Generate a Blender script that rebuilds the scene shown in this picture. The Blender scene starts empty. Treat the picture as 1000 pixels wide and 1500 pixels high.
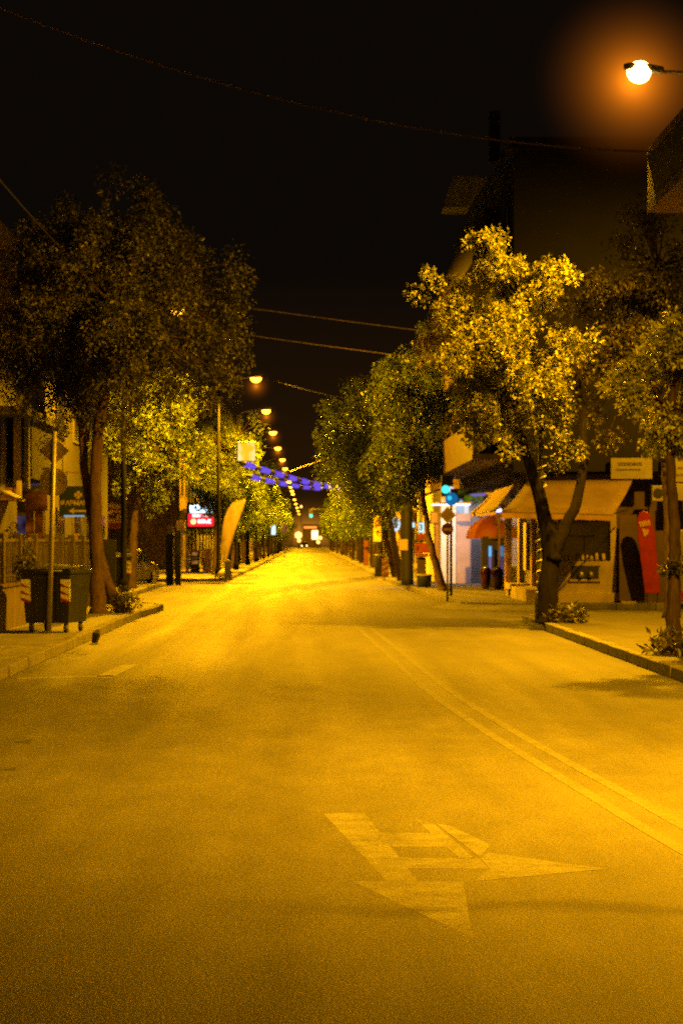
import bpy, bmesh, math, random
import numpy as np
from mathutils import Vector, Matrix, noise
R = math.radians
rnd = random.Random(7)
scene = bpy.context.scene
C = scene.collection
# ------------------------------------------------------------------ camera numbers (surveyed from the photo)
FPX, VX, VY, CH = 3300.0, 450.0, 793.0, 1.75
def at(px, py, Y): return Vector(((px-VX)*Y/FPX, Y, CH-(py-VY)*Y/FPX))
def gnd(px, py, z=0.0):
    Y = FPX*(CH-z)/(py-VY)
    return Vector(((px-VX)*Y/FPX, Y, z))

# ------------------------------------------------------------------ materials
def new_mat(name):
    m = bpy.data.materials.new(name); m.use_nodes = True
    nt = m.node_tree; nt.nodes.clear()
    out = nt.nodes.new('ShaderNodeOutputMaterial')
    return m, nt, out
def N(nt, t, **kw):
    n = nt.nodes.new(t)
    for k, v in kw.items():
        if k in n.inputs.keys(): n.inputs[k].default_value = v
        else: setattr(n, k, v)
    return n
def pos(nt):
    return nt.nodes.new('ShaderNodeNewGeometry').outputs['Position']
def mat(name, col, rough=.6, var=.25, scale=3.0, bump=.0, bscale=60, metal=0.0, spec=.5, col2=None):
    m, nt, out = new_mat(name); L = nt.links.new
    b = N(nt, 'ShaderNodeBsdfPrincipled', Roughness=rough, Metallic=metal)
    b.inputs['Specular IOR Level'].default_value = spec
    p = nt.nodes.new('ShaderNodeTexCoord').outputs['Object']
    n1 = N(nt, 'ShaderNodeTexNoise', Scale=scale, Detail=6.0, Roughness=.65); L(p, n1.inputs['Vector'])
    mx = N(nt, 'ShaderNodeMix', data_type='RGBA')
    c2 = col2 or tuple(c*(1-2*var) if var < .5 else c*.1 for c in col)
    mx.inputs[6].default_value = (*c2, 1); mx.inputs[7].default_value = (*col, 1)
    rp = N(nt, 'ShaderNodeMapRange'); rp.inputs[1].default_value = .3; rp.inputs[2].default_value = .62
    L(n1.outputs['Fac'], rp.inputs[0]); L(rp.outputs[0], mx.inputs[0])
    L(mx.outputs[2], b.inputs['Base Color'])
    if bump:
        n2 = N(nt, 'ShaderNodeTexNoise', Scale=bscale, Detail=4.0); L(p, n2.inputs['Vector'])
        bp = N(nt, 'ShaderNodeBump', Strength=bump, Distance=.02); L(n2.outputs['Fac'], bp.inputs['Height'])
        L(bp.outputs[0], b.inputs['Normal'])
    L(b.outputs[0], out.inputs[0])
    return m
def glow(name, col, strength):
    m, nt, out = new_mat(name)
    e = N(nt, 'ShaderNodeEmission'); e.inputs[0].default_value = (*col, 1); e.inputs[1].default_value = strength
    nt.links.new(e.outputs[0], out.inputs[0]); return m
def glow_var(name, cols, strength, scale):
    """lit translucent panel with uneven tubes behind it"""
    m, nt, out = new_mat(name); L = nt.links.new
    n1 = N(nt, 'ShaderNodeTexNoise', Scale=scale, Detail=3.0)
    L(nt.nodes.new('ShaderNodeTexCoord').outputs['Object'], n1.inputs['Vector'])
    r = nt.nodes.new('ShaderNodeValToRGB'); r.color_ramp.elements[0].position = .38; r.color_ramp.elements[1].position = .6
    r.color_ramp.elements[0].color = (*cols[0], 1); r.color_ramp.elements[1].color = (*cols[1], 1)
    L(n1.outputs['Fac'], r.inputs[0])
    e = N(nt, 'ShaderNodeEmission'); e.inputs[1].default_value = strength; L(r.outputs[0], e.inputs[0])
    L(e.outputs[0], out.inputs[0]); return m

def asphalt_nodes(nt):
    L = nt.links.new; p = pos(nt)
    big = N(nt, 'ShaderNodeTexNoise', Scale=.22, Detail=5.0, Roughness=.6)
    mpb = N(nt, 'ShaderNodeMapping'); mpb.inputs['Scale'].default_value = (1.6, .35, 1); L(p, mpb.inputs[0]); L(mpb.outputs[0], big.inputs['Vector'])
    grit = N(nt, 'ShaderNodeTexNoise', Scale=34.0, Detail=6.0, Roughness=.85); L(p, grit.inputs['Vector'])
    grit2 = N(nt, 'ShaderNodeTexNoise', Scale=95.0, Detail=3.0, Roughness=.8); L(p, grit2.inputs['Vector'])
    st = N(nt, 'ShaderNodeTexVoronoi', Scale=75.0); L(p, st.inputs['Vector'])
    mid = N(nt, 'ShaderNodeTexNoise', Scale=1.9, Detail=7.0, Roughness=.7); mpm = N(nt, 'ShaderNodeMapping'); mpm.inputs['Scale'].default_value = (1.3, .5, 1); L(p, mpm.inputs[0]); L(mpm.outputs[0], mid.inputs['Vector'])
    # long wear streaks along the lanes
    mp = N(nt, 'ShaderNodeMapping'); mp.inputs['Scale'].default_value = (1.5, .05, 1); L(p, mp.inputs[0])
    wear = N(nt, 'ShaderNodeTexNoise', Scale=1.0, Detail=4.0, Roughness=.55); L(mp.outputs[0], wear.inputs['Vector'])
    # cracks
    nz = N(nt, 'ShaderNodeTexNoise', Scale=.9, Detail=5.0)
    L(p, nz.inputs['Vector'])
    addv = N(nt, 'ShaderNodeMix', data_type='VECTOR'); addv.inputs[0].default_value = .45
    L(p, addv.inputs[4]); L(nz.outputs['Color'], addv.inputs[5])
    cr = N(nt, 'ShaderNodeTexVoronoi', feature='DISTANCE_TO_EDGE', Scale=.42); L(addv.outputs[1], cr.inputs['Vector'])
    crm = N(nt, 'ShaderNodeMapRange'); crm.inputs[1].default_value = .0; crm.inputs[2].default_value = .006; L(cr.outputs['Distance'], crm.inputs[0])
    crmask = N(nt, 'ShaderNodeTexNoise', Scale=.35, Detail=2.0); L(p, crmask.inputs['Vector'])
    cmk = N(nt, 'ShaderNodeMapRange'); cmk.inputs[1].default_value = .52; cmk.inputs[2].default_value = .6; L(crmask.outputs['Fac'], cmk.inputs[0])
    mxc = N(nt, 'ShaderNodeMath', operation='SUBTRACT', use_clamp=True); mxc.inputs[0].default_value = 1.0
    inv = N(nt, 'ShaderNodeMath', operation='SUBTRACT'); inv.inputs[0].default_value = 1.0; L(crm.outputs[0], inv.inputs[1])
    ml = N(nt, 'ShaderNodeMath', operation='MULTIPLY'); L(inv.outputs[0], ml.inputs[0]); L(cmk.outputs[0], ml.inputs[1])
    L(mul(nt, ml.outputs[0], .0), mxc.inputs[1])
    return dict(p=p, mid=mid.outputs['Fac'], big=big.outputs['Fac'], grit=grit.outputs['Fac'], grit2=grit2.outputs['Fac'], st=st.outputs['Distance'], stc=st.outputs['Color'], wear=wear.outputs['Fac'], crack=mxc.outputs[0])
def remap(nt, s, a, b, c, d):
    r = N(nt, 'ShaderNodeMapRange'); r.inputs[1].default_value = a; r.inputs[2].default_value = b; r.inputs[3].default_value = c; r.inputs[4].default_value = d
    nt.links.new(s, r.inputs[0]); return r.outputs[0]
def mul(nt, *ss):
    o = ss[0]
    for s in ss[1:]:
        m = N(nt, 'ShaderNodeMath', operation='MULTIPLY')
        if isinstance(o, float): m.inputs[0].default_value = o
        else: nt.links.new(o, m.inputs[0])
        if isinstance(s, float): m.inputs[1].default_value = s
        else: nt.links.new(s, m.inputs[1])
        o = m.outputs[0]
    return o
def shadow_band(nt, p):
    # soft dark band across the lane, a shadow painted into the asphalt colour
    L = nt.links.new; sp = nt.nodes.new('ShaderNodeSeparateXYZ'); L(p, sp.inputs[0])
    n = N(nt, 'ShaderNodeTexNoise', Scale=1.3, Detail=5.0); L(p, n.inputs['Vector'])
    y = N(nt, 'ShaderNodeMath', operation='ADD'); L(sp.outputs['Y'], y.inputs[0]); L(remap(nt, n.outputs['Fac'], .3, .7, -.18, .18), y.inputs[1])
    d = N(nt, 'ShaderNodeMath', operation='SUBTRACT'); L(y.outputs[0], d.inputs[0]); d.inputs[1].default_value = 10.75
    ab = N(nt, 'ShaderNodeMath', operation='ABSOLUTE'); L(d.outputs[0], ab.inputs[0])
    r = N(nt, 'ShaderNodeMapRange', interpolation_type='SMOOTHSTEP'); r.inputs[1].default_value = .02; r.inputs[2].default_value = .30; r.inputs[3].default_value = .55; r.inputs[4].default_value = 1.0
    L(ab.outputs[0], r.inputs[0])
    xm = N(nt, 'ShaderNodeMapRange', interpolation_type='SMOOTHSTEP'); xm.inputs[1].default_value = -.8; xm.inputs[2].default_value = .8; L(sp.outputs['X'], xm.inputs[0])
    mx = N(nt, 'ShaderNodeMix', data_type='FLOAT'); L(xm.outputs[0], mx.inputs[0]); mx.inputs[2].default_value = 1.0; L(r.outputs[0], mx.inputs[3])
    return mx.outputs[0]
def make_asphalt(name, base, paint=None):
    m, nt, out = new_mat(name); L = nt.links.new; a = asphalt_nodes(nt)
    v = mul(nt, remap(nt, a['big'], .32, .68, .60, 1.28), remap(nt, a['mid'], .3, .7, .80, 1.16), remap(nt, a['grit'], .3, .7, .45, 1.6), remap(nt, a['wear'], .32, .68, .84, 1.14), remap(nt, a['grit2'], .3, .7, .6, 1.45), a['crack'], shadow_band(nt, a['p']))
    col = N(nt, 'ShaderNodeMix', data_type='RGBA', blend_type='MULTIPLY'); col.inputs[0].default_value = 1
    col.inputs[6].default_value = (*base, 1); L(v, col.inputs[7])
    fin = col.outputs[2]
    if paint:
        pm = N(nt, 'ShaderNodeTexNoise', Scale=3.2, Detail=9.0, Roughness=.8); L(a['p'], pm.inputs['Vector'])
        f = mul(nt, remap(nt, pm.outputs['Fac'], .36, .62, .0, .95), remap(nt, a['grit'], .33, .52, .25, 1.0))
        px = N(nt, 'ShaderNodeMix', data_type='RGBA'); L(f, px.inputs[0]); L(fin, px.inputs[6]); px.inputs[7].default_value = (*paint, 1)
        fin = px.outputs[2]
    b = N(nt, 'ShaderNodeBsdfPrincipled'); L(fin, b.inputs['Base Color'])
    ra = N(nt, 'ShaderNodeMath', operation='ADD'); L(remap(nt, a['grit'], .3, .7, .60, .84), ra.inputs[0]); L(remap(nt, a['wear'], .32, .68, .06, -.04), ra.inputs[1])
    L(ra.outputs[0], b.inputs['Roughness'])
    b.inputs['Specular IOR Level'].default_value = .28
    ad = N(nt, 'ShaderNodeMath', operation='ADD'); L(a['grit'], ad.inputs[0]); L(mul(nt, a['st'], -.9), ad.inputs[1])
    ad2 = N(nt, 'ShaderNodeMath', operation='ADD'); L(ad.outputs[0], ad2.inputs[0]); L(mul(nt, a['crack'], .5), ad2.inputs[1])
    bp = N(nt, 'ShaderNodeBump', Strength=.55, Distance=.012); L(ad2.outputs[0], bp.inputs['Height'])
    sy = nt.nodes.new('ShaderNodeSeparateXYZ'); L(a['p'], sy.inputs[0]); L(remap(nt, sy.outputs['Y'], 11., 34., .6, .06), bp.inputs['Strength']); L(bp.outputs[0], b.inputs['Normal'])
    L(b.outputs[0], out.inputs[0]); return m
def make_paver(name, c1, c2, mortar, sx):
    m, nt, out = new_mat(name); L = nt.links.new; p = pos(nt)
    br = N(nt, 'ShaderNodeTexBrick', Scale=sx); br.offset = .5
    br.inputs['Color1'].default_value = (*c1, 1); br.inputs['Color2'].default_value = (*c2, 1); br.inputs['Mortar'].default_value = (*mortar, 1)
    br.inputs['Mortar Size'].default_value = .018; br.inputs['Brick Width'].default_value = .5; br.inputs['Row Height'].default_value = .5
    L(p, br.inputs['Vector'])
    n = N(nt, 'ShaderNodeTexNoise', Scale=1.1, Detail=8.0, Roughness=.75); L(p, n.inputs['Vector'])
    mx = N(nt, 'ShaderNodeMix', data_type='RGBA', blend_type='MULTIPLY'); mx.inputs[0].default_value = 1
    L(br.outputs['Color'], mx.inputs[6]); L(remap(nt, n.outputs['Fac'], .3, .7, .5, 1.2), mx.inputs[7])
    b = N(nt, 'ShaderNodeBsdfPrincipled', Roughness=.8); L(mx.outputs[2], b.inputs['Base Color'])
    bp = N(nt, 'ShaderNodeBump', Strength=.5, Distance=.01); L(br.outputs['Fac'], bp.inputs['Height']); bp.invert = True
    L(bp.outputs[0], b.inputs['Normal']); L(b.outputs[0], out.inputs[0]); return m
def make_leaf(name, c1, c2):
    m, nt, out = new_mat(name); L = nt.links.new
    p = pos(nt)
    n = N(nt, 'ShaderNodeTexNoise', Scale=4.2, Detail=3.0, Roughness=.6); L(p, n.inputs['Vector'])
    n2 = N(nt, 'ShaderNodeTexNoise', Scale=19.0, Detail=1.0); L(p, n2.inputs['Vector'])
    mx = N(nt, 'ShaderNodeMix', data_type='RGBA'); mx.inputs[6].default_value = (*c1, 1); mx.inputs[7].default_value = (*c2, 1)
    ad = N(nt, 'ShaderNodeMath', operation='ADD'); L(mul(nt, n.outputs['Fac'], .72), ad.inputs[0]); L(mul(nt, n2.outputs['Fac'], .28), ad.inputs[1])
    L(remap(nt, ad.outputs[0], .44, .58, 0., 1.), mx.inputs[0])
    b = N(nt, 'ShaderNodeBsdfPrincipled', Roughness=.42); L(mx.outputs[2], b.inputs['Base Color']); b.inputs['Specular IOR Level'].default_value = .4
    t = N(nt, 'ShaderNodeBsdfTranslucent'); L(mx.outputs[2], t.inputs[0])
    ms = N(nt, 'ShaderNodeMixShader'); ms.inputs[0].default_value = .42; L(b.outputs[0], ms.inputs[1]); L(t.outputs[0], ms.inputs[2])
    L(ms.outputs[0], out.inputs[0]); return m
def make_bark(name, col):
    m, nt, out = new_mat(name); L = nt.links.new; p = pos(nt)
    mp = N(nt, 'ShaderNodeMapping'); mp.inputs['Scale'].default_value = (9, 9, 1.6); L(p, mp.inputs[0])
    n = N(nt, 'ShaderNodeTexNoise', Scale=2.0, Detail=8.0, Roughness=.75); L(mp.outputs[0], n.inputs['Vector'])
    mx = N(nt, 'ShaderNodeMix', data_type='RGBA'); mx.inputs[6].default_value = (*[c*.3 for c in col], 1); mx.inputs[7].default_value = (*col, 1)
    L(remap(nt, n.outputs['Fac'], .35, .65, 0., 1.), mx.inputs[0])
    b = N(nt, 'ShaderNodeBsdfPrincipled', Roughness=.95); b.inputs['Specular IOR Level'].default_value = .1; L(mx.outputs[2], b.inputs['Base Color'])
    bp = N(nt, 'ShaderNodeBump', Strength=.8, Distance=.04); L(n.outputs['Fac'], bp.inputs['Height']); L(bp.outputs[0], b.inputs['Normal'])
    L(b.outputs[0], out.inputs[0]); return m

SOD = (1.0, .435, .003)
M = dict(
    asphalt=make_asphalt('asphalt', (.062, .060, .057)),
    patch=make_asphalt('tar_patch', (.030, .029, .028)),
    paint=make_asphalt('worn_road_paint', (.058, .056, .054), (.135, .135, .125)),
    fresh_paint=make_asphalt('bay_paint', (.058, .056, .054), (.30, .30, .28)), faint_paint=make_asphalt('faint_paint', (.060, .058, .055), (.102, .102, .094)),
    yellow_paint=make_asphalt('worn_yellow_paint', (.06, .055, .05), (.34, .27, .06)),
    paver=make_paver('pavement_slabs', (.14, .13, .115), (.10, .096, .09), (.06, .06, .055), 2.5),
    paver_dark=make_paver('dark_pavement_slabs', (.048, .042, .036), (.036, .032, .028), (.02, .02, .018), 2.5),  # darker slab copy, toned down against the strong lamp light
    kerb=mat('kerb_stone', (.13, .12, .11), .85, .3, 4, .5, 40),
    earth=mat('planting_earth', (.05, .035, .022), .95, .35, 8, .8, 30),
    bark=make_bark('bark', (.15, .10, .065)), bark_mid=make_bark('bark_mid', (.095, .06, .04)), bark_dark=make_bark('bark_dark', (.06, .04, .028)), bark_black=make_bark('bark_black', (.010, .0075, .005)),  # bark_black carries the forked trunk's silhouette shade in its colour
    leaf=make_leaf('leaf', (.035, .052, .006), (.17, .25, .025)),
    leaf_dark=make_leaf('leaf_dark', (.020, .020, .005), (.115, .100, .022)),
    leaf_bright=make_leaf('leaf_bright', (.08, .085, .012), (.36, .37, .045)), leaf_olive=make_leaf('leaf_olive', (.028, .034, .006), (.115, .16, .02)), leaf_yellow=make_leaf('leaf_yellow', (.05, .055, .007), (.205, .28, .03)), leaf_dim=make_leaf('leaf_dim', (.022, .022, .006), (.14, .135, .03)), leaf_warm=make_leaf('leaf_warm', (.036, .040, .006), (.24, .24, .03)),  # leaf_bright and leaf_dim put lamp light and dimness into the leaf colour
    steel=mat('galvanised_steel', (.30, .29, .27), .45, .2, 8, 0, 60, .6),
    pole_grey=mat('grey_sign_pole', (.22, .20, .18), .5, .2, 8, 0, 60, .2),
    sign_back=mat('bare_sign_back', (.34, .27, .19), .55, .3, 6, 0, 60, .3),
    dark_metal=mat('dark_metal', (.03, .03, .03), .5, .2, 8),
    iron=mat('black_iron', (.018, .017, .016), .75, .2, 8),
    binmat=mat('dark_green_plastic', (.0075, .010, .007), .42, .3, 3, .1, 20),
    binlid=mat('bin_lid_plastic', (.011, .013, .010), .4, .25, 3, .1, 20),
    rubber=mat('black_rubber', (.02, .02, .02), .8, .2),
    white=mat('white_paint', (.78, .77, .74), .5, .12, 3),
    offwhite=mat('aged_white_board', (.30, .27, .22), .55, .2, 2),
    red=mat('red_enamel', (.28, .018, .012), .4, .2, 3),
    darkred=mat('dark_red_canvas', (.12, .014, .010), .7, .3, 3),
    orange=mat('orange_canvas', (.22, .065, .008), .7, .25, 3),
    orange_red=mat('orange_red_panel', (.30, .05, .012), .5, .25, 3),
    yellow=mat('yellow_panel', (.70, .46, .05), .5, .2, 3),
    gold=mat('old_gold_sign', (.50, .30, .04), .45, .2, 5),
    picket=mat('weathered_picket', (.060, .042, .022), .8, .3, 5, .2, 30), picket2=mat('weathered_picket_dark', (.035, .024, .013), .8, .3, 5, .2, 30),
    pole_black=mat('matt_black_pole', (.005, .005, .005), .95, .2, 4, 0, 60, 0, .08),
    unlit_black=mat('unlit_black_surface', (.005, .004, .003), .9, .3, 1.5, .2, 40),  # near black; unlit darkness put into wall, roof and parapet colour
    soot=mat('unlit_dark_concrete', (.016, .012, .009), .9, .3, 1.5, .2, 40),  # near-black tone, unlit darkness put into the surface colour
    brown=mat('dark_brown_panel', (.075, .045, .03), .7, .3, 2, .2, 20),
    brownwall=mat('brown_cladding', (.085, .05, .03), .75, .3, 1.5, .2, 20),
    cream=mat('cream_render', (.44, .36, .25), .85, .22, 1.3, .3, 60),
    ochre=mat('ochre_render', (.46, .30, .12), .85, .22, 1.1, .3, 60),
    grey=mat('grey_render', (.24, .23, .21), .85, .25, 1.2, .3, 60),
    palewall=mat('pale_wall', (.52, .46, .44), .8, .15, 1.2, .2, 60),
    pink=mat('pinkish_panel', (.50, .38, .36), .7, .15, 1.5),
    stone=mat('beige_stone', (.40, .32, .20), .7, .25, 1.6, .2, 50),
    canvas=mat('beige_canvas', (.27, .19, .10), .85, .18, 1.5, .15, 120),
    canvas_edge=mat('beige_canvas_valance', (.42, .26, .11), .85, .18, 2),
    glass=mat('dark_window_glass', (.008, .008, .009), .12, .2, 2, 0, 60, 0, .6),
    frame=mat('window_frame', (.07, .06, .05), .5, .2),
    shutter=mat('grey_roller_shutter', (.22, .21, .22), .5, .15, 3, 0, 60, .3),
    green_board=mat('dark_green_board', (.012, .035, .025), .5, .25, 3),
    letter=mat('cream_lettering', (.62, .50, .26), .6, .15, 10),
    greytext=mat('grey_lettering', (.12, .10, .08), .6, .15, 10),
    blue=mat('blue_plastic', (.035, .04, .22), .45, .2, 4),
    bluecanvas=mat('blue_canvas', (.03, .16, .42), .7, .2, 4),
    vase=mat('dark_glazed_vase', (.06, .012, .016), .2, .2, 5),
    terracotta=mat('brown_column_paint', (.20, .085, .04), .8, .2, 3),
    carpaint=mat('dark_car_paint', (.012, .013, .016), .4, .15, 2),
    wire_black=mat('black_cable', (.04, .03, .02), .9, .2, 4, 0, 60, 0, .05), wire_mid=mat('grey_cable', (.40, .30, .24), .6), wire=mat('cable_sheath', (.02, .017, .014), .6, .2, 4),
    wire_bright=mat('bare_cable', (.60, .44, .34), .5, .2, 4, 0, 60, .4),
    chrome=mat('bright_trim', (.6, .6, .6), .25, .1, 4, 0, 60, .8),
    festoon=mat('dark_green_tinsel', (.012, .03, .014), .7, .3, 30, .9, 60),
    lampglow=glow('sodium_lens', (1, .44, .02), 11.0),
    lampbig=glow('sodium_lens_near', (1, .62, .14), 16.0),
    farglow=glow('warm_headlight', (1, .66, .24), 9.0),
    farwhite=glow_var('lit_far_sign', ((1, .62, .2), (1, .86, .55)), 5.0, 1.5),
    farorange=glow('orange_shop_band', (1, .30, .04), 1.8),
    green_lit=glow('green_signal_lens', (.03, .95, .55), 3.2),
    teal_lit=glow('teal_signal_lens', (.06, .85, .68), 1.6),
    cyan_lit=glow_var('pale_cyan_panel', ((.45, .95, .95), (.85, 1, 1)), 1.1, 5.0),
    white_lit=glow_var('cool_white_panel', ((.80, .78, .82), (1, 1, 1)), .95, 2.0),
    oval_lit=glow('cool_white_oval', (.78, .92, 1), 1.0),
    neon_blue=glow('blue_neon', (.12, .42, 1.0), 2.4),
    neon_cyan=glow('pale_cyan_neon', (.55, .85, 1.0), 1.7),
    neon_purple=glow('purple_neon', (.42, .25, 1.0), 1.6),
    neon_white=glow('cold_white_neon', (.86, .84, 1.0), 2.0),
    neon_red=glow('red_neon', (1.0, .010, .02), 3.0),
    red_text=glow('white_red_sign_text', (1.0, .75, .78), 3.2),
    emblem=glow('yellow_emblem', (1.0, .8, .2), 2.6),
    bar_blue=glow_var('blue_white_sign', ((.25, .62, 1.0), (.85, .95, 1.0)), 3.5, 6.0),
    purple_led=glow_var('purple_led', ((.16, .07, .80), (.22, .11, .95)), .95, 3.0),
    white_led=glow('warm_white_led', (1, .85, .45), 2.0),
    lightbox=glow_var('yellow_lightbox', ((.80, .46, .01), (1, .82, .35)), 1.3, 1.3),
    tail=glow('red_tail_glint', (1, .06, .04), .8),
    screen=glow_var('dim_orange_display', ((.30, .05, .01), (.75, .33, .06)), .5, 5.0),
    dimpurple=glow_var('dim_purple_window', ((.004, .003, .012), (.045, .03, .07)), 1.0, 2.0),
)

# ------------------------------------------------------------------ mesh helpers
ORG = {}
def origin(o): return ORG.get(o.name, Vector((0, 0, 0)))
class MB:
    def __init__(s): s.v = []; s.f = []
    def add(s, vs, fs):
        n = len(s.v); s.v += [tuple(v) for v in vs]; s.f += [tuple(i+n for i in f) for f in fs]; return s
    def box(s, a, b, rz=0.0, about=None):
        x0, y0, z0 = a; x1, y1, z1 = b
        vs = [Vector(p) for p in ((x0,y0,z0),(x1,y0,z0),(x1,y1,z0),(x0,y1,z0),(x0,y0,z1),(x1,y0,z1),(x1,y1,z1),(x0,y1,z1))]
        if rz:
            c = Vector(about) if about else Vector(((x0+x1)/2, (y0+y1)/2, 0)); m = Matrix.Rotation(rz, 3, 'Z'); c.z = 0
            vs = [m @ (v-c) + c for v in vs]
        return s.add(vs, [(0,3,2,1),(4,5,6,7),(0,1,5,4),(1,2,6,5),(2,3,7,6),(3,0,4,7)])
    def tube(s, pts, rad, seg=8, caps=True):
        pts = [Vector(p) for p in pts]
        rad = rad if isinstance(rad, (list, tuple)) else [rad]*len(pts)
        n0 = len(s.v); up = Vector((0.13, .21, 1)).normalized(); prev = None
        for i, p in enumerate(pts):
            d = (pts[min(i+1, len(pts)-1)] - pts[max(i-1, 0)])
            d = d.normalized() if d.length > 1e-9 else Vector((0, 0, 1))
            if prev is None:
                a = d.cross(up if abs(d.dot(up)) < .95 else Vector((1, 0, 0))).normalized()
            else:
                a = (prev - d*prev.dot(d)); a = a.normalized() if a.length > 1e-6 else d.orthogonal().normalized()
            prev = a; b = d.cross(a)
            for k in range(seg):
                t = 2*math.pi*k/seg; s.v.append(tuple(p + (a*math.cos(t)+b*math.sin(t))*rad[i]))
        for i in range(len(pts)-1):
            for k in range(seg):
                k2 = (k+1) % seg
                s.f.append((n0+i*seg+k, n0+i*seg+k2, n0+(i+1)*seg+k2, n0+(i+1)*seg+k))
        if caps:
            s.f.append(tuple(n0+k for k in reversed(range(seg)))); s.f.append(tuple(n0+(len(pts)-1)*seg+k for k in range(seg)))
        return s
    def lathe(s, c, prof, seg=16):
        c = Vector(c); n0 = len(s.v)
        for r, z in prof:
            for k in range(seg):
                t = 2*math.pi*k/seg; s.v.append((c.x+r*math.cos(t), c.y+r*math.sin(t), c.z+z))
        for i in range(len(prof)-1):
            for k in range(seg):
                k2 = (k+1) % seg; s.f.append((n0+i*seg+k, n0+i*seg+k2, n0+(i+1)*seg+k2, n0+(i+1)*seg+k))
        s.f.append(tuple(n0+k for k in reversed(range(seg)))); s.f.append(tuple(n0+(len(prof)-1)*seg+k for k in range(seg)))
        return s
    def prism(s, poly, d):
        """poly: list of 3-D points (planar), swept by vector d"""
        d = Vector(d); poly = [Vector(p) for p in poly]; n = len(poly)
        vs = poly + [p+d for p in poly]
        fs = [tuple(reversed(range(n))), tuple(range(n, 2*n))] + [(i, (i+1) % n, n+(i+1) % n, n+i) for i in range(n)]
        return s.add(vs, fs)
    def sheet(s, poly): return s.add(poly, [tuple(range(len(poly)))])
    def grid(s, rows):
        w = len(rows[0]); n0 = len(s.v)
        for r in rows: s.v += [tuple(p) for p in r]
        for i in range(len(rows)-1):
            for j in range(w-1):
                a = n0+i*w+j; s.f.append((a, a+1, a+w+1, a+w))
        return s
    def build(s, name, m, parent=None, smooth=False, bevel=0.0, bseg=2):
        me = bpy.data.meshes.new(name); o_ = origin(parent) if parent else Vector((0, 0, 0))
        me.from_pydata([(x-o_.x, y-o_.y, z-o_.z) for x, y, z in s.v], [], s.f)
        bm = bmesh.new(); bm.from_mesh(me); bmesh.ops.recalc_face_normals(bm, faces=bm.faces); bm.to_mesh(me); bm.free()
        me.materials.append(m)
        o = bpy.data.objects.new(name, me); C.objects.link(o); ORG[o.name] = o_
        if parent: o.parent = parent
        if smooth:
            for p in me.polygons: p.use_smooth = True
        if bevel:
            b = o.modifiers.new('edge', 'BEVEL'); b.width = bevel; b.segments = bseg; b.limit_method = 'ANGLE'
        return o
def tag(o, label, cat, group=None):
    o['label'] = label; o['category'] = cat
    if group: o['group'] = group
    return o
def struct(o): o['kind'] = 'structure'; return o
def thing(name, label, cat, loc=(0, 0, 0), group=None):
    o = bpy.data.objects.new(name, None); C.objects.link(o); o.location = loc; o.empty_display_size = .2
    ORG[o.name] = Vector(loc)
    return tag(o, label, cat, group)
def dup(root, loc, label=None, rz=None, sc=None, group=None, par=None):
    c = root.copy(); C.objects.link(c)
    if par is not None: c.parent = par
    else:
        c.location = loc; ORG[c.name] = Vector(loc)
        if rz is not None: c.rotation_euler.z = rz
        if sc is not None: c.scale = (sc, sc, sc)
        if label: c['label'] = label
        if group: c['group'] = group
    for ch in root.children: dup(ch, None, par=c)
    return c
def text(name, s, size, m, parent, origin_pt, xdir=(1, 0, 0), updir=(0, 0, 1), depth=.01, bold=0.0, fit=None):
    cu = bpy.data.curves.new(name, 'FONT'); cu.body = s; cu.size = size; cu.align_x = 'CENTER'; cu.align_y = 'CENTER'; cu.extrude = depth; cu.offset = bold
    to = bpy.data.objects.new(name, cu); C.objects.link(to)
    bpy.context.view_layer.update()
    dg = bpy.context.evaluated_depsgraph_get(); me = bpy.data.meshes.new_from_object(to.evaluated_get(dg))
    bpy.data.objects.remove(to); bpy.data.curves.remove(cu)
    x = Vector(xdir).normalized(); u = Vector(updir).normalized(); n = x.cross(u)
    k = 1.0
    if fit and len(me.vertices):
        w = max(v.co.x for v in me.vertices)-min(v.co.x for v in me.vertices); k = fit/w
    mm = Matrix((x*k, u, n)).transposed().to_4x4(); mm.translation = Vector(origin_pt) - origin(parent)
    me.transform(mm); me.materials.clear(); me.materials.append(m); me.name = name
    o = bpy.data.objects.new(name, me); C.objects.link(o); o.parent = parent; return o

# ------------------------------------------------------------------ world: night, faint town glow
w = bpy.data.worlds.new("World"); scene.world = w; w.use_nodes = True
nt = w.node_tree; nt.nodes.clear(); L = nt.links.new
sky = nt.nodes.new('ShaderNodeTexSky'); sky.sky_type = 'NISHITA'; sky.sun_disc = False
sky.sun_elevation = R(-6); sky.sun_rotation = R(200)
bg1 = N(nt, 'ShaderNodeBackground'); bg1.inputs[1].default_value = .05; L(sky.outputs[0], bg1.inputs[0])
tc = nt.nodes.new('ShaderNodeTexCoord'); sep = nt.nodes.new('ShaderNodeSeparateXYZ'); L(tc.outputs['Generated'], sep.inputs[0])
ramp = nt.nodes.new('ShaderNodeValToRGB'); L(sep.outputs['Z'], ramp.inputs[0])
ramp.color_ramp.elements[0].color = (.022, .0085, .0012, 1); ramp.color_ramp.elements[1].color = (.0036, .0023, .0013, 1)
ramp.color_ramp.elements[0].position = .0; ramp.color_ramp.elements[1].position = .12
bg2 = N(nt, 'ShaderNodeBackground'); bg2.inputs[1].default_value = 1.0; L(ramp.outputs[0], bg2.inputs[0])
add = nt.nodes.new('ShaderNodeAddShader'); L(bg1.outputs[0], add.inputs[0]); L(bg2.outputs[0], add.inputs[1])
wo = nt.nodes.new('ShaderNodeOutputWorld'); L(add.outputs[0], wo.inputs[0])

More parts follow.
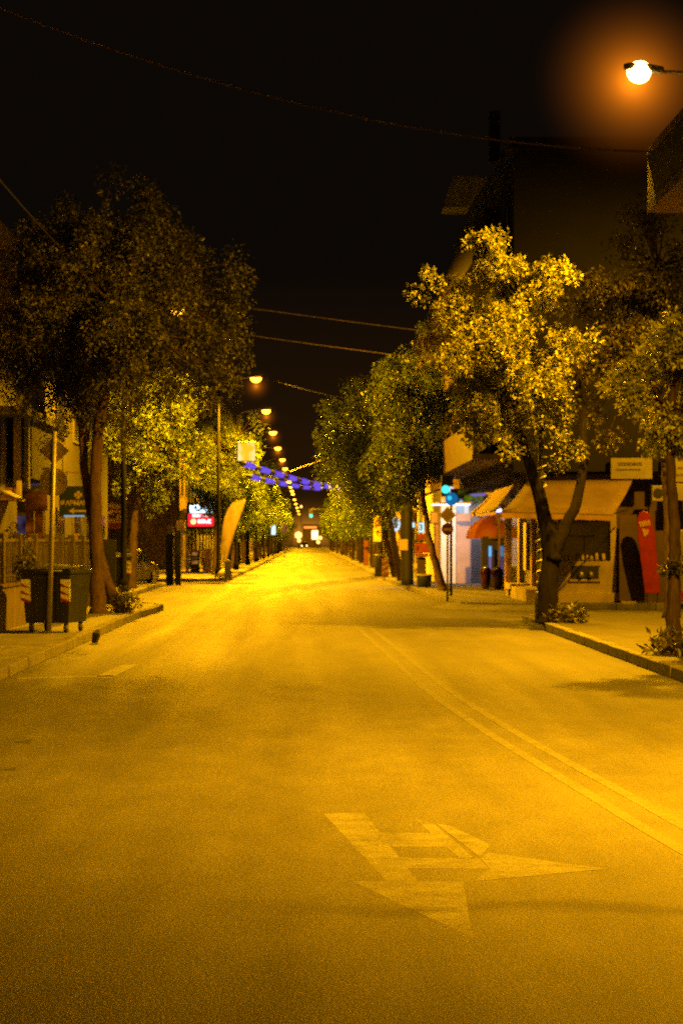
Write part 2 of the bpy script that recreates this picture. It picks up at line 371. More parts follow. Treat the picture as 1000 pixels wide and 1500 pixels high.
# ------------------------------------------------------------------ ground
ys = [-20, 0, 10, 20, 30, 45, 60, 80, 110, 160, 250, 400, 700, 1400]
MBr = MB().grid([[Vector((x, y, 0)) for x in (-80, -20, -5, 0, 5, 20, 80)] for y in ys])
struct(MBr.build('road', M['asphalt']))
def pavement(name, pts, edges_from, edges_to, kw=.16, pm='paver'):
    """pts: ordered outline (ccw); kerb stones laid on outline segments edges_from..edges_to (outside the outline)"""
    poly = [Vector((x, y, 0)) for x, y in pts]
    struct(MB().prism(poly, (0, 0, .15)).build(name, M[pm]))
    mb = MB(); n = len(pts)
    segs = [(Vector((*pts[i], 0)), Vector((*pts[(i+1) % n], 0))) for i in range(edges_from, edges_to)]
    for a, b in segs:
        d = b-a; ln = d.length; d.normalize(); nrm = Vector((d.y, -d.x, 0))
        step = 1.0 if ln < 140 else 3.0
        k = max(1, int(round(ln/step)))
        if ln > 300: k = int(ln/4)
        for j in range(k):
            p = a + d*(ln*j/k + .006); q = a + d*(ln*(j+1)/k - .006)
            h = .158 + rnd.uniform(-.008, .006); o = rnd.uniform(-.006, .008)
            ca, cb = p, q
            mb.prism([ca + nrm*.001, cb + nrm*.001, cb + nrm*(kw+o), ca + nrm*(kw+o)], (0, 0, h))
    struct(mb.build('kerb', M['kerb'], bevel=.012))
def arc(cx, cy, r, a0, a1, n=8): return [(cx+r*math.cos(R(a0+(a1-a0)*i/n)), cy+r*math.sin(R(a0+(a1-a0)*i/n))) for i in range(n+1)]
# left near block
ptsA = [(-3.99, -12), (-3.99, 51), (-3.85, 54)] + arc(-5.3, 57.2, 1.5, 0, 90, 6) + [(-40, 58.7), (-40, -12)]
pavement('pavement', ptsA, 0, 9)
# left set-back bay with second pavement
ptsB = [(-40, 66)] + [(-7.0, 66)] + arc(-7.2, 67.6, 1.5, -90, 0, 5)[1:] + [(-5.7, 86)] + arc(-7.2, 86, 1.5, 0, 90, 5)[1:] + [(-40, 87.5)]
pavement('pavement', ptsB, 0, 12)
ptsC = [(-40, 97)] + [(-5.4, 97)] + arc(-5.4, 98.8, 1.8, -90, 0, 5)[1:] + [(-3.5, 140), (-3.4, 900), (-40, 900)]
pavement('pavement', ptsC, 0, 8)
# right near block
ptsD = [(40, -12), (40, 50.4)] + [(6.5, 50.4)] + arc(6.5, 48.7, 1.7, 90, 180, 6)[1:] + [(4.8, -12)]
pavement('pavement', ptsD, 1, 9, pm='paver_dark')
# right far block
ptsE = [(40, 900), (3.45, 900), (3.5, 110), (3.9, 72), (4.05, 60.6)] + arc(5.9, 59.6, 1.75, 180, 270, 6)[1:] + [(40, 57.85)]
pavement('pavement', ptsE, 1, 11)
struct(MB().prism([(3.95, 57.2, .001), (3.95, 58.6, .001), (3.95, 58.6, .153)], (0.0, 0, 0)).build('pavement_ramp', M['paver'])) if False else struct(MB().add([Vector(v) for v in ((4.6, 56.6, .004), (6.7, 56.6, .004), (6.7, 57.9, .162), (5.5, 57.95, .162), (4.7, 58.6, .162), (4.0, 60.0, .162), (3.2, 59.2, .004), (3.7, 57.6, .004))], [(0, 1, 2, 3), (0, 3, 4, 7), (7, 4, 5, 6)]).build('pavement_ramp', M['paver']))
# ------------------------------------------------------------------ road markings (worn paint, 4 mm above the asphalt)
def ribbon(mb, pts, wd, z=.002):
    pts = [Vector(p) for p in pts]
    for i in range(len(pts)-1):
        a, b = pts[i], pts[i+1]
        def nn(k):
            d = pts[min(k+1, len(pts)-1)] - pts[max(k-1, 0)]; d.normalize(); return Vector((d.y, -d.x, 0))
        na, nb = nn(i)*wd/2, nn(i+1)*wd/2
        mb.add([Vector((p.x, p.y, z)) for p in (a+na, b+nb, b-nb, a-na)], [(0, 1, 2, 3)])
def smooth_curve(P, n=6):
    out = []
    for i in range(len(P)-1):
        p0, p1, p2, p3 = P[max(i-1, 0)], P[i], P[i+1], P[min(i+2, len(P)-1)]
        for k in range(n):
            t = k/n
            out.append(.5*((2*p1)+(p2-p0)*t+(2*p0-5*p1+4*p2-p3)*t*t+(3*p1-p0-3*p2+p3)*t**3))
    return out + [P[-1]]
cl = [gnd(1400, 1440), gnd(1180, 1325), gnd(1000, 1228), gnd(900, 1170), gnd(800, 1112), gnd(720, 1064), gnd(640, 1010), gnd(575, 955), gnd(520, 910)]
cl = smooth_curve([Vector((p.x, p.y, 0)) for p in cl] + [Vector((.42, 70, 0)), Vector((.1, 95, 0))])
mb = MB()
for off in (-.13, .13):
    pp = []
    for i, p in enumerate(cl):
        d = (cl[min(i+1, len(cl)-1)] - cl[max(i-1, 0)]).normalized(); pp.append(p + Vector((d.y, -d.x, 0))*off)
    ribbon(mb, pp, .095)
struct(mb.build('double_centre_line', M['faint_paint']))
mb = MB()
for y in range(100, 420, 9): ribbon(mb, [(0.02, y, 0), (0.02, y+4.5, 0)], .13)
struct(mb.build('dashed_centre_line', M['paint']))
mb = MB(); ribbon(mb, [gnd(25, 994), gnd(165, 990.2)], .24); ribbon(mb, [gnd(150, 993), gnd(190, 974)], .22)
struct(mb.build('parking_bay_line', M['fresh_paint']))
mb = MB()
def gpoly(pts, z=.0004): mb.add([Vector((*gnd(x, y).xy, z)) for x, y in pts], [tuple(range(len(pts)))])
gpoly([(474, 1192), (533, 1190), (612, 1291), (566, 1291)])
gpoly([(516, 1291.2), (678, 1291.2), (692, 1374)])
gpoly([(549, 1219), (652, 1221), (668, 1241), (566, 1240)], .0008)
gpoly([(580, 1256), (702, 1258), (716, 1273), (596, 1272)], .0006)
gpoly([(714, 1249), (888, 1273), (694, 1291), (717, 1273), (703, 1258)], .0012)
gpoly([(606, 1199), (638, 1209), (694, 1257), (672, 1257)], .0010)
gpoly([(638, 1206), (664, 1212), (718, 1238), (702, 1256)], .0014)
struct(mb.build('turn_arrow_marking', M['paint']))
mb = MB()
gpoly([(20, 1088), (50, 1082), (44, 1090)], .0012); gpoly([(0, 1128), (22, 1124), (26, 1129)], .0012)
struct(mb.build('tar_seam', M['patch']))
# yellow edge paint on the far right kerb
mb = MB()
for (a, b) in (((3.40, 78), (3.38, 84)), ((3.33, 88), (3.26, 95)), ((3.26, 100), (3.22, 108))): ribbon(mb, [(a[0]+.1, a[1], 0), (b[0]+.1, b[1], 0)], .1, .004)
struct(mb.build('yellow_kerb_line', M['yellow_paint']))

# ------------------------------------------------------------------ trees
def leaves_mesh(name, clumps, per, size, m, parent, seed, droop=.25, aspect=.5):
    """clumps: list of (centre, radius xyz); many small folded leaves in each"""
    g = np.random.default_rng(seed)
    K = len(clumps); cen = np.array([c[0] for c in clumps]); rad = np.array([c[1] for c in clumps])
    n = K*per
    idx = np.repeat(np.arange(K), per)
    d = g.normal(size=(n, 3)); d /= np.linalg.norm(d, axis=1)[:, None]
    rr = g.random(n)**.45
    p = cen[idx] + d*rr[:, None]*rad[idx]
    ax = d*.8 + g.normal(size=(n, 3))*.7; ax[:, 2] -= droop; ax /= np.linalg.norm(ax, axis=1)[:, None]
    nr = g.normal(size=(n, 3))*.8; nr[:, 2] += .7
    sd = np.cross(ax, nr); sd /= (np.linalg.norm(sd, axis=1)[:, None]+1e-9)
    up = np.cross(sd, ax)
    s = size*(.6+.8*g.random(n))[:, None]; wv = s*aspect*.5
    v = np.empty((n, 5, 3))
    v[:, 0] = p; v[:, 1] = p + ax*s*.45 + sd*wv + up*wv*.35; v[:, 2] = p + ax*s; v[:, 3] = p + ax*s*.45 - sd*wv + up*wv*.35; v[:, 4] = p + ax*s*.5
    o_ = origin(parent); v -= np.array(o_)
    base = (np.arange(n)*5)[:, None]
    f1 = np.concatenate([base+0, base+1, base+2, base+4], 1); f2 = np.concatenate([base+0, base+4, base+2, base+3], 1)
    faces = np.concatenate([f1, f2]).astype(np.int32)
    me = bpy.data.meshes.new(name); me.vertices.add(n*5); me.vertices.foreach_set('co', v.reshape(-1).astype(np.float32))
    me.loops.add(faces.size); me.loops.foreach_set('vertex_index', faces.reshape(-1))
    me.polygons.add(len(faces)); me.polygons.foreach_set('loop_start', np.arange(len(faces), dtype=np.int32)*4)
    me.update(calc_edges=True); me.validate(); me.materials.append(m)
    o = bpy.data.objects.new(name, me); C.objects.link(o); ORG[o.name] = o_; o.parent = parent; return o
def tree(name, label, base, stems, cc, cr, nclump, per, size, leafm, barkm, seed, droop=.25, clr=.42, group=None, extra=(), stretch=1.0, hole=.0):
    """stems: list of (points, r0, r1); crown ellipsoid cc, cr; limbs reach from stem tops to leaf clumps"""
    rg = random.Random(seed); t = thing(name, label, 'tree', base, group)
    wood = MB(); tips = []
    for pts, r0, r1 in stems:
        pts = [Vector(p) for p in pts]; sm = smooth_curve(pts, 5); k = len(sm)
        sm = [p + Vector((rg.uniform(-1, 1), rg.uniform(-1, 1), 0))*.02 for p in sm]
        wood.tube(sm, [r0+(r1-r0)*(i/(k-1))**.8 if i else r0*1.35 for i in range(k)], 10)
        tips += [(sm[int(k*.72)], r1*1.1), (sm[-1], r1)]
    cc = Vector(cc); cl = []
    tries = 0
    while len(cl) < nclump and tries < nclump*40:
        tries += 1
        d = Vector((rg.gauss(0, 1), rg.gauss(0, 1), rg.gauss(0, 1))).normalized(); r = rg.random()**.38
        lump = .78 + .42*noise.noise(d*2.1 + Vector((seed*3.1, 0, 0)))+.12*noise.noise(d*6.0 + Vector((0, seed*1.7, 0)))
        p = cc + Vector((d.x*cr[0], d.y*cr[1], d.z*cr[2]))*r*lump*1.18
        if noise.noise(p*1.15 + Vector((seed*5.0, 0, 0))) < hole-.12 : continue
        cl.append(p)
    cl += [Vector(e) for e in extra]
    # main limbs
    hubs = []
    for i in range(9):
        p = cl[rg.randrange(len(cl))]; q = cc.lerp(p, .55)
        s, r = min(tips, key=lambda tp: (tp[0]-q).length)
        mid = s.lerp(q, .5) + Vector((rg.uniform(-.15, .15), rg.uniform(-.15, .15), .2))
        rr = min(r*.7, .07)
        wood.tube(smooth_curve([s, mid, q], 3), [rr, rr*.9, rr*.8, rr*.7, rr*.6, rr*.5, rr*.4], 6); hubs.append(q); hubs.append(mid)
    for p in cl:
        h = min(hubs, key=lambda q: (q-p).length); mid = h.lerp(p, .55) + Vector((0, 0, .12))
        wood.tube([h, mid, p], [.022, .015, .007], 4, False)
    wood.build('trunk', barkm, t, True)
    clumps = []
    for p in cl:
        k = rg.uniform(.65, 1.25)*clr; clumps.append((tuple(p), (k, k, k*stretch*rg.uniform(.7, 1.1))))
    leaves_mesh('crown', clumps, per, size, leafm, t, seed, droop)
    return t
def shrub(name, label, c, r, n, per, size, m, seed, droop=-.3, group=None):
    rg = random.Random(seed); t = thing(name, label, 'plant', c, group); c = Vector(c); cl = []; st = MB()
    for i in range(n):
        a = rg.uniform(0, 6.28); q = rg.random()**.5
        p = c + Vector((math.cos(a)*q*r[0], math.sin(a)*q*r[1], rg.uniform(.12, 1)*r[2]*(1.1-.6*q))); cl.append((tuple(p), (.13, .13, .12)))
        st.tube([c + Vector((math.cos(a)*q*r[0]*.3, math.sin(a)*q*r[1]*.3, 0)), p], [.012, .005], 4)
    st.build('stem', M['bark_dark'], t); leaves_mesh('foliage', cl, per, size, m, t, seed, droop, .4); return t

# --- big dark tree on the left, two stems, drooping fine foliage
ex = [at(x, y, 50+dy) for x, y, dy in ((350, 520, 0), (338, 560, .5), (322, 545, -.5), (305, 590, .3), (330, 505, 0), (352, 410, 0), (348, 440, .6), (344, 385, -.4), (60, 600, .2), (30, 590, .6), (90, 625, -.4), (75, 650, .2), (120, 600, 0), (240, 580, .4), (262, 570, -.4), (290, 560, .2), (20, 545, -.2), (5, 470, 0), (10, 400, .4))]
tree('drooping_street_tree', 'tall dark broad tree with drooping foliage and two stems behind the left bin', (-4.62, 50, .15),
     [([(-4.62, 50, .1), (-4.66, 50, 1.2), (-4.70, 50, 2.4), (-4.66, 50, 4.0), (-4.4, 50, 5.4), (-4.1, 50, 6.8)], .20, .09),
      ([(-4.15, 50.6, .1), (-4.45, 50.5, .75), (-4.75, 50.5, 1.9), (-4.95, 50.3, 3.2), (-5.05, 50.2, 4.5), (-5.5, 50.1, 6.0)], .15, .07)],
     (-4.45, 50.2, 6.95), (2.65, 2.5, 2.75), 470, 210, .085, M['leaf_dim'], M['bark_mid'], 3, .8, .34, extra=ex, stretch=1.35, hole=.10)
# --- lit tree in front of the corner cafe
ex = [at(x, y, 44.2) for x, y in ((612, 432), (626, 400), (640, 415), (655, 520), (665, 560), (672, 600), (700, 640), (640, 452), (690, 355), (730, 352), (780, 650), (850, 660), (820, 640))]
tree('forked_street_tree', 'forked tree with brightly lamp-lit golden leaves in front of the beige cafe awning', (4.72, 44.4, .15),
     [([(4.72, 44.4, .1), (4.74, 44.4, .8), (4.76, 44.4, 1.75), (4.55, 44.35, 2.7), (4.25, 44.3, 3.6), (4.0, 44.3, 5.2)], .25, .07),
      ([(4.80, 44.4, 1.4), (5.05, 44.4, 1.95), (5.35, 44.4, 2.7), (5.45, 44.4, 3.6), (5.3, 44.4, 5.4)], .15, .06)],
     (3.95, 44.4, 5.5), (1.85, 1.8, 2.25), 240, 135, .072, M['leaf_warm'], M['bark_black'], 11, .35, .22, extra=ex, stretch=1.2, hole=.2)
# --- small pruned tree at right edge
ex = [at(x, y, 32.5) for x, y in ((915, 545), (925, 590), (960, 490), (985, 485))]
tree('pollarded_street_tree', 'small lamp-lit tree with a straight trunk at the right edge of the photo', (5.30, 32.6, .15),
     [([(5.30, 32.6, .1), (5.29, 32.6, .8), (5.30, 32.6, 1.6), (5.27, 32.6, 2.6), (5.25, 32.6, 3.5), (5.35, 32.6, 4.3)], .125, .05)],
     (5.5, 32.6, 3.98), (1.0, .95, .95), 170, 130, .07, M['leaf_bright'], M['bark_dark'], 17, .3, .2, extra=ex)
leaves = [((5.17+.05*i, 32.45, 1.36+.02*(i % 3)), (.12, .10, .09)) for i in range(6)]
trk = bpy.data.objects['pollarded_street_tree']; leaves_mesh('trunk_sprouts', leaves, 26, .10, M['leaf_dark'], trk, 5)
# --- dark tree by the side street
tree('shaded_street_tree', 'shadowy tree crown on the right between the lit tree and the balcony', (7.6, 47.2, .15),
     [([(7.6, 47.2, .1), (7.6, 47.2, 1.6), (7.5, 47.2, 3.2), (7.3, 47.2, 5.0)], .17, .07)],
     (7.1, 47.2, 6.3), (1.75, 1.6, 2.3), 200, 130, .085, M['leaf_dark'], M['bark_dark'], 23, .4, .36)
# --- second row
tree('sunken_street_tree', 'bright yellow-green lamp-lit tree behind the big left tree', (-5.95, 76.5, .15),
     [([(-5.95, 76.5, .1), (-5.9, 76.5, 1.2), (-5.85, 76.5, 2.4), (-5.6, 76.5, 3.8), (-5.3, 76.5, 5.2)], .19, .07)],
     (-5.35, 76.5, 5.25), (1.8, 1.7, 2.1), 240, 110, .10, M['leaf_yellow'], M['bark_dark'], 31, .1, .36, extra=[at(270, 560, 76), at(285, 590, 76), at(240, 545, 76), at(292, 570, 76)])
tree('slim_street_tree', 'slender bright green tree beside the tall lamp post on the left', (-4.45, 108.5, .15),
     [([(-4.45, 108.5, .1), (-4.4, 108.5, 1.5), (-4.25, 108.5, 3.2), (-4.1, 108.5, 6.0)], .17, .07)],
     (-4.0, 108.3, 6.0), (1.4, 1.6, 2.2), 190, 110, .11, M['leaf_yellow'], M['bark_dark'], 37, .2, .40, extra=[at(372, 612, 107.5), at(382, 625, 107.5), at(345, 590, 107.5), at(340, 575, 107.5), at(365, 640, 107.5)])
tree('leaning_street_tree', 'dim green tree with a leaning trunk beside the round no-entry sign', (4.40, 73.3, .15),
     [([(4.42, 73.3, .1), (4.2, 73.3, .9), (3.95, 73.3, 1.9), (3.78, 73.3, 3.2), (3.6, 73.3, 5.2)], .17, .06)],
     (3.55, 73.3, 5.35), (1.75, 1.7, 2.9), 330, 120, .10, M['leaf_olive'], M['bark'], 41, .3, .38)
tree('bushy_street_tree', 'green tree on the right whose crown reaches over the street at the garland end', (3.85, 92, .15),
     [([(3.85, 92, .1), (3.6, 92, 1.4), (3.3, 92, 3.0), (2.9, 92, 5.5)], .17, .07)],
     (2.45, 92, 5.3), (1.9, 1.7, 3.0), 320, 90, .12, M['leaf_olive'], M['bark_dark'], 43, .2, .42, extra=[at(472, 652, 92), at(468, 640, 92), at(480, 625, 92)])
tree('crooked_street_tree', 'smaller green tree with a crooked trunk beside the blue litter bin on the right', (3.98, 101, .15),
     [([(3.98, 101, .1), (3.75, 101, 1.0), (3.45, 101, 2.3), (3.3, 101, 4.6)], .2, .07)],
     (2.95, 101, 4.9), (1.8, 1.6, 2.6), 250, 80, .13, M['leaf_olive'], M['bark_dark'], 47, .2, .46)
# --- far rows share three meshes
protos = []
for k, (nm, seed) in enumerate((('round_street_tree', 51), ('tall_street_tree', 53), ('loose_street_tree', 59))):
    protos.append(tree(nm, 'small street tree in the far row', (0, 0, .15), [([(0, 0, .1), (.05, 0, 1.2), (.0, .05, 2.6), (.1, 0, 4.4)], .16, .06)],
                  (.0, 0, 4.3+.3*k), (1.75, 1.7, 2.2+.25*k), 110, 60, .22, M['leaf'], M['bark_dark'], seed, .2, .55))
kinds = ('round crown', 'tall crown', 'loose crown'); first = [True]*3
for side in (-1, 1):
    y = 121 if side < 0 else 113; i = 0
    while y < 430:
        k = (i*2 + (0 if side < 0 else 1)) % 3; x = (-4.45 if side < 0 else 4.15)+rnd.uniform(-.25, .25)
        lab = 'street tree with a %s in the far row along the %s kerb' % (kinds[k], 'left' if side < 0 else 'right')
        grp = 'far trees along the %s kerb' % ('left' if side < 0 else 'right'); sc = rnd.uniform(.85, 1.12)
        if first[k]:
            o = protos[k]; first[k] = False; o.location = (x, y, .15); o['label'] = lab; o['group'] = grp; o.rotation_euler.z = rnd.uniform(0, 6.28); o.scale = (sc,)*3
        else: dup(protos[k], (x, y, .15), lab, rnd.uniform(0, 6.28), sc, grp)
        y += rnd.uniform(9, 12) if y < 220 else rnd.uniform(13, 17); i += 1
# low plants
shrub('low_bush', 'dark low bush at the foot of the forked right tree', (5.05, 44.3, .15), (.42, .4, .36), 34, 22, .10, M['leaf_dark'], 61)
shrub('weed_clump', 'leafy weeds at the foot of the small tree at the right edge', (5.12, 31.6, .15), (.36, .45, .36), 22, 12, .12, M['leaf_dark'], 62)
shrub('weed_clump', 'scrubby growth at the foot of the big left tree', (-4.05, 50.3, .15), (.34, .4, .55), 26, 18, .10, M['leaf_dark'], 63)
shrub('garden_shrub', 'shrub hanging over the cream garden wall at the left edge', (-5.62, 43.2, .95), (.42, 1.1, 1.0), 60, 26, .11, M['leaf_dark'], 64, .2)
shrub('grass_tuft', 'small tuft of weeds at the foot of the garlanded left lamp post', (-3.85, 101.6, .15), (.4, .4, .3), 16, 14, .12, M['leaf_dark'], 65)

# ------------------------------------------------------------------ street lamps
def lamp_template(h=8.6, arm=1.35, big=False):
    t = thing('street_lamp', 'sodium street lamp', 'street lamp', (0, 0, 0))
    MB().lathe((0, 0, 0), [(.16, 0), (.16, .35), (.10, .42), (.085, 2.5), (.055, h)], 12).build('pole', M['pole_black'], t, True)
    MB().tube(smooth_curve([Vector((0, 0, h-.12)), Vector((.25, 0, h+.14)), Vector((.7, 0, h+.3)), Vector((arm, 0, h+.34))], 4), .035, 8).build('arm', M['steel'], t, True)
    hd = MB().prism([(arm-.1, -.08, h+.30), (arm+.15, -.17, h+.33), (arm+.55, -.15, h+.36), (arm+.62, 0, h+.37), (arm+.55, .15, h+.36), (arm+.15, .17, h+.33), (arm-.1, .08, h+.30)], (0, 0, .12)).build('lamp_head', M['steel'], t, bevel=.03)
    n = 10; rows = []
    for i in range(5):
        a = i/4*math.pi/2
        rows.append([Vector((arm+.33+.25*math.cos(a)*math.cos(2*math.pi*k/n), .15*math.cos(a)*math.sin(2*math.pi*k/n), h+.325-.21*math.sin(a))) for k in range(n+1)])
    if big:
        rows = [[Vector((arm+.33+.215*math.sin(a)*math.cos(2*math.pi*k/16)*(1+.06*math.cos(6*math.pi*k/16)), .22*math.sin(a)*math.sin(2*math.pi*k/16), h+.33-.20*math.cos(a))) for k in range(17)] for a in np.linspace(.02, math.pi-.02, 12)]
    MB().grid(rows).build('lens', M['lampbig' if big else 'lampglow'], hd, True)
    return t
def spot(loc, power, aim, cone=165, blend=.55, col=SOD, radius=.12):
    d = bpy.data.lights.new('sodium_light', 'SPOT'); d.energy = power; d.color = col; d.spot_size = R(cone); d.spot_blend = blend; d.shadow_soft_size = radius
    o = bpy.data.objects.new('sodium_light', d); C.objects.link(o); o.location = loc
    o.rotation_euler = (Vector(aim)-Vector(loc)).to_track_quat('-Z', 'Y').to_euler(); return o
LP = lamp_template()
words = ['first', 'second', 'third', 'fourth', 'fifth', 'sixth']
Ys = [71] + [101+25*k for k in range(10)] + [347, 392, 438, 488, 540, 600]
for i, y in enumerate(Ys):
    x = -3.98 if y < 200 else -3.9
    if i == 0: lab = 'left street lamp hidden in the crown of the big dark tree'; x = -5.78
    elif i <= 6: lab = 'glowing left street lamp, %s from the front of the row standing clear against the sky' % words[i-1]
    else: lab = 'tiny distant street lamp above the far end of the left tree row'
    if i == 0: o = LP; o.location = (x, y, .15); o['label'] = lab; o['group'] = 'street lamps along the left kerb'
    else: o = dup(LP, (x, y, .15), lab, None, None, 'street lamps along the left kerb')
    spot((x+1.68, y, 8.62), 25000 if i < 1 else 38000 if i < 3 else (33000 if i < 8 else 30000), (x+3.8, y, 0), 174, .25)
BL = lamp_template(9.6, 1.25, True)
BL['label'] = 'blazing near street lamp at the upper right above the side street corner'; BL['group'] = 'street lamps on the right'
BL.location = (7.47, 40.0, .15); BL.rotation_euler.z = R(180)
spot((5.86, 40.0, 9.82), 33000, (1.4, 41.0, 0), 152, .75, radius=.14)
b2 = dup(BL, (6.72, 14.5, .15), 'street lamp on the right beside the camera, above the picture', R(180))
spot((5.08, 14.5, 9.82), 80000, (9.2, 17.6, 0), 154, 1.0)

b3 = dup(BL, (12.5, 49.6, .15), 'unseen street lamp added in the side street to light the cafe front', R(100))
spot((12.2, 51.3, 9.6), 8000, (9.0, 57.5, 0), 140, .8)  # spot of the added unseen lamp, put there to brighten the cafe front
m, nt, out = new_mat('lamp_bloom'); L = nt.links.new  # glowing volume behind each lamp, imitating lens bloom in the air
tcn = nt.nodes.new('ShaderNodeTexCoord'); ln_ = N(nt, 'ShaderNodeVectorMath', operation='LENGTH'); L(tcn.outputs['Object'], ln_.inputs[0])
sq = N(nt, 'ShaderNodeMath', operation='POWER'); L(ln_.outputs['Value'], sq.inputs[0]); sq.inputs[1].default_value = 2.0
sq2 = N(nt, 'ShaderNodeMath', operation='ADD'); L(sq.outputs[0], sq2.inputs[0]); sq2.inputs[1].default_value = .008
dv = N(nt, 'ShaderNodeMath', operation='DIVIDE'); dv.inputs[0].default_value = .075; L(sq2.outputs[0], dv.inputs[1])
fade = N(nt, 'ShaderNodeMapRange', interpolation_type='SMOOTHSTEP'); fade.inputs[1].default_value = .0; fade.inputs[2].default_value = 1.0; fade.inputs[3].default_value = 1; fade.inputs[4].default_value = 0; L(ln_.outputs['Value'], fade.inputs[0])
st_ = N(nt, 'ShaderNodeMath', operation='MULTIPLY'); L(dv.outputs[0], st_.inputs[0]); L(fade.outputs[0], st_.inputs[1])
em_ = N(nt, 'ShaderNodeEmission'); em_.inputs[0].default_value = (1, .24, .006, 1); L(st_.outputs[0], em_.inputs[1]); L(em_.outputs[0], out.inputs['Volume'])
bloom = MB().lathe((0, 0, 0), [(math.sin(math.pi*i/12)+.001, -math.cos(math.pi*i/12)) for i in range(13)], 24).build('glow_volume', m)
bloom.location = (5.92, 41.0, 10.12); bloom.scale = (2.0, .85, 2.0); struct(bloom)
for y_ in Ys[1:9]:
    h3 = bloom.copy(); C.objects.link(h3); h3.location = (-3.98+1.68, y_+.55, 8.75); h3.scale = (.85, .45, .85)
far_glow = bloom.copy(); C.objects.link(far_glow); far_glow.data = bloom.data.copy(); far_glow.data.materials[0] = m2 = m.copy(); far_glow.location = (0.5, 680, 4.5); far_glow.scale = (26, 40, 13)  # larger glowing volume added to imitate light haze at the street end
for n_ in m2.node_tree.nodes:
    if n_.type == 'EMISSION': n_.inputs[0].default_value = (1, .36, .02, 1)
    if n_.type == 'MATH' and n_.operation == 'DIVIDE': n_.inputs[0].default_value = .0016
    if n_.type == 'MATH' and n_.operation == 'ADD': n_.inputs[1].default_value = .05
# festive posts: wrapped with a light rope
def wrapped_post(label, x, y, h, r):
    t = thing('garlanded_post', label, 'post', (x, y, .15))
    MB().lathe((x, y, .15), [(r*1.5, 0), (r*1.5, .5), (r, .6), (r*.7, h)], 12).build('pole', M['iron'], t, True)
    sp = [Vector((x+math.cos(a)*r*1.15, y+math.sin(a)*r*1.15, .6+(h-1.2)*a/(2*math.pi*13))) for a in np.arange(0, 2*math.pi*13, .35)]
    MB().tube(sp, .014, 5).build('light_rope', M['white'], t, True)
wrapped_post('black post wrapped with a pale light rope beside the forked right tree', at(792, 905, 45.6).x, 45.6, 3.9, .085)

# ------------------------------------------------------------------ left foreground: bin, sign, wall, fence
def dumpster(name, label, x, y, rz, wdt=.86, ln=1.2, h=1.2):
    t = thing(name, label, 'bin', (x, y, .15))
    a, b = wdt/2, ln/2; z = .15
    def ring(k, zz): return [Vector((x+sx*a*k, y+sy*b*k, zz)) for sx, sy in ((-1, -1), (1, -1), (1, 1), (-1, 1))]
    mb = MB(); r0, r1 = ring(.86, z+.17), ring(1.0, z+h*.86)
    mb.add(r0+r1, [(3, 2, 1, 0), (4, 5, 6, 7), (0, 1, 5, 4), (1, 2, 6, 5), (2, 3, 7, 6), (3, 0, 4, 7)])
    for sx in (-.62, 0, .62): mb.prism([(x+sx*a*.7-.03, y-b*.87, z+.2), (x+sx*a*.7+.03, y-b*.87, z+.2), (x+sx*a*.75+.03, y-b*1.005, z+h*.84), (x+sx*a*.75-.03, y-b*1.005, z+h*.84)], (0, -.02, 0))
    mb.build('body', M['binmat'], t, bevel=.03)
    MB().box((x-a*1.07, y-b*1.06, z+h*.861), (x+a*1.07, y+b*1.06, z+h*.925)).build('rim', M['binlid'], t, bevel=.02)
    rows = []
    for i in range(9):
        u = i/8*2-1; rows.append([Vector((x+v*a*1.04, y+u*b*1.03, z+h*.926+.085*math.sqrt(max(0, 1-u*u*.9))*(1-.35*v*v))) for v in np.linspace(-1, 1, 7)])
    lid = MB().grid(rows); lid.build('lid', M['binlid'], t, True)
    MB().tube([(x-a*.7, y-b*1.10, z+h*.9), (x+a*.7, y-b*1.10, z+h*.9)], .02, 8).build('handle', M['dark_metal'], t, True)
    for sx in (-1, 1):
        px = x+sx*a*.80; st = MB().prism([(px-.085, y-b*.965, z+h*.46), (px+.085, y-b*.965, z+h*.46), (px+.085, y-b*.995, z+h*.78), (px-.085, y-b*.995, z+h*.78)], (0, -.012, 0)).build('reflector', M['white'], t)
        rm = MB()
        for q in range(3):
            z0 = z+h*(.47+.105*q); rm.prism([(px-.083, y-b*.985-.014, z0), (px-.083, y-b*.99-.014, z0+.055), (px+.083, y-b*.985-.014, z0+.0-.055+.02 if q else z0+.0), (px+.083, y-b*.985-.014, z0-.04)], (0, -.006, 0))
        rm.build('red_stripe', M['red'], st)
    for sx in (-1, 1):
        for sy in (-1, 1):
            wx, wy = x+sx*a*.7, y+sy*b*.7
            wh = MB().tube([(wx-.025, wy, z+.08), (wx+.025, wy, z+.08)], .08, 14).build('wheel', M['rubber'], t, True)
            MB().box((wx-.035, wy-.03, z+.08), (wx+.035, wy+.03, z+.19)).build('fork', M['steel'], wh)
    t.rotation_euler.z = rz; return t
dumpster('waste_container', 'large dark green wheeled bin with red and white reflectors behind the left sign pole', -4.44, 39.9, R(-11), .90, 1.25)
dumpster('waste_container', 'second dark wheeled bin half hidden behind the left tree trunks', -6.15, 72.0, R(10), .95, 1.2, 1.25)
mb = MB().tube([(-3.66, 38.75, .0), (-3.62, 38.75, .16), (-3.6, 38.8, .22)], [.05, .08, .03], 5)
tag(mb.build('litter', M['soot']), 'crumpled pale litter at the kerb beside the left bin', 'litter')  # 'soot' is the near-black unlit tone
tag(MB().tube([(-3.98, 101.0, .15), (-3.7, 100.9, .28), (-3.4, 100.95, .15)], [.22, .3, .16], 7).build('paper_heap', M['offwhite'], smooth=True), 'pale heap of litter at the foot of the garlanded left lamp post', 'litter')

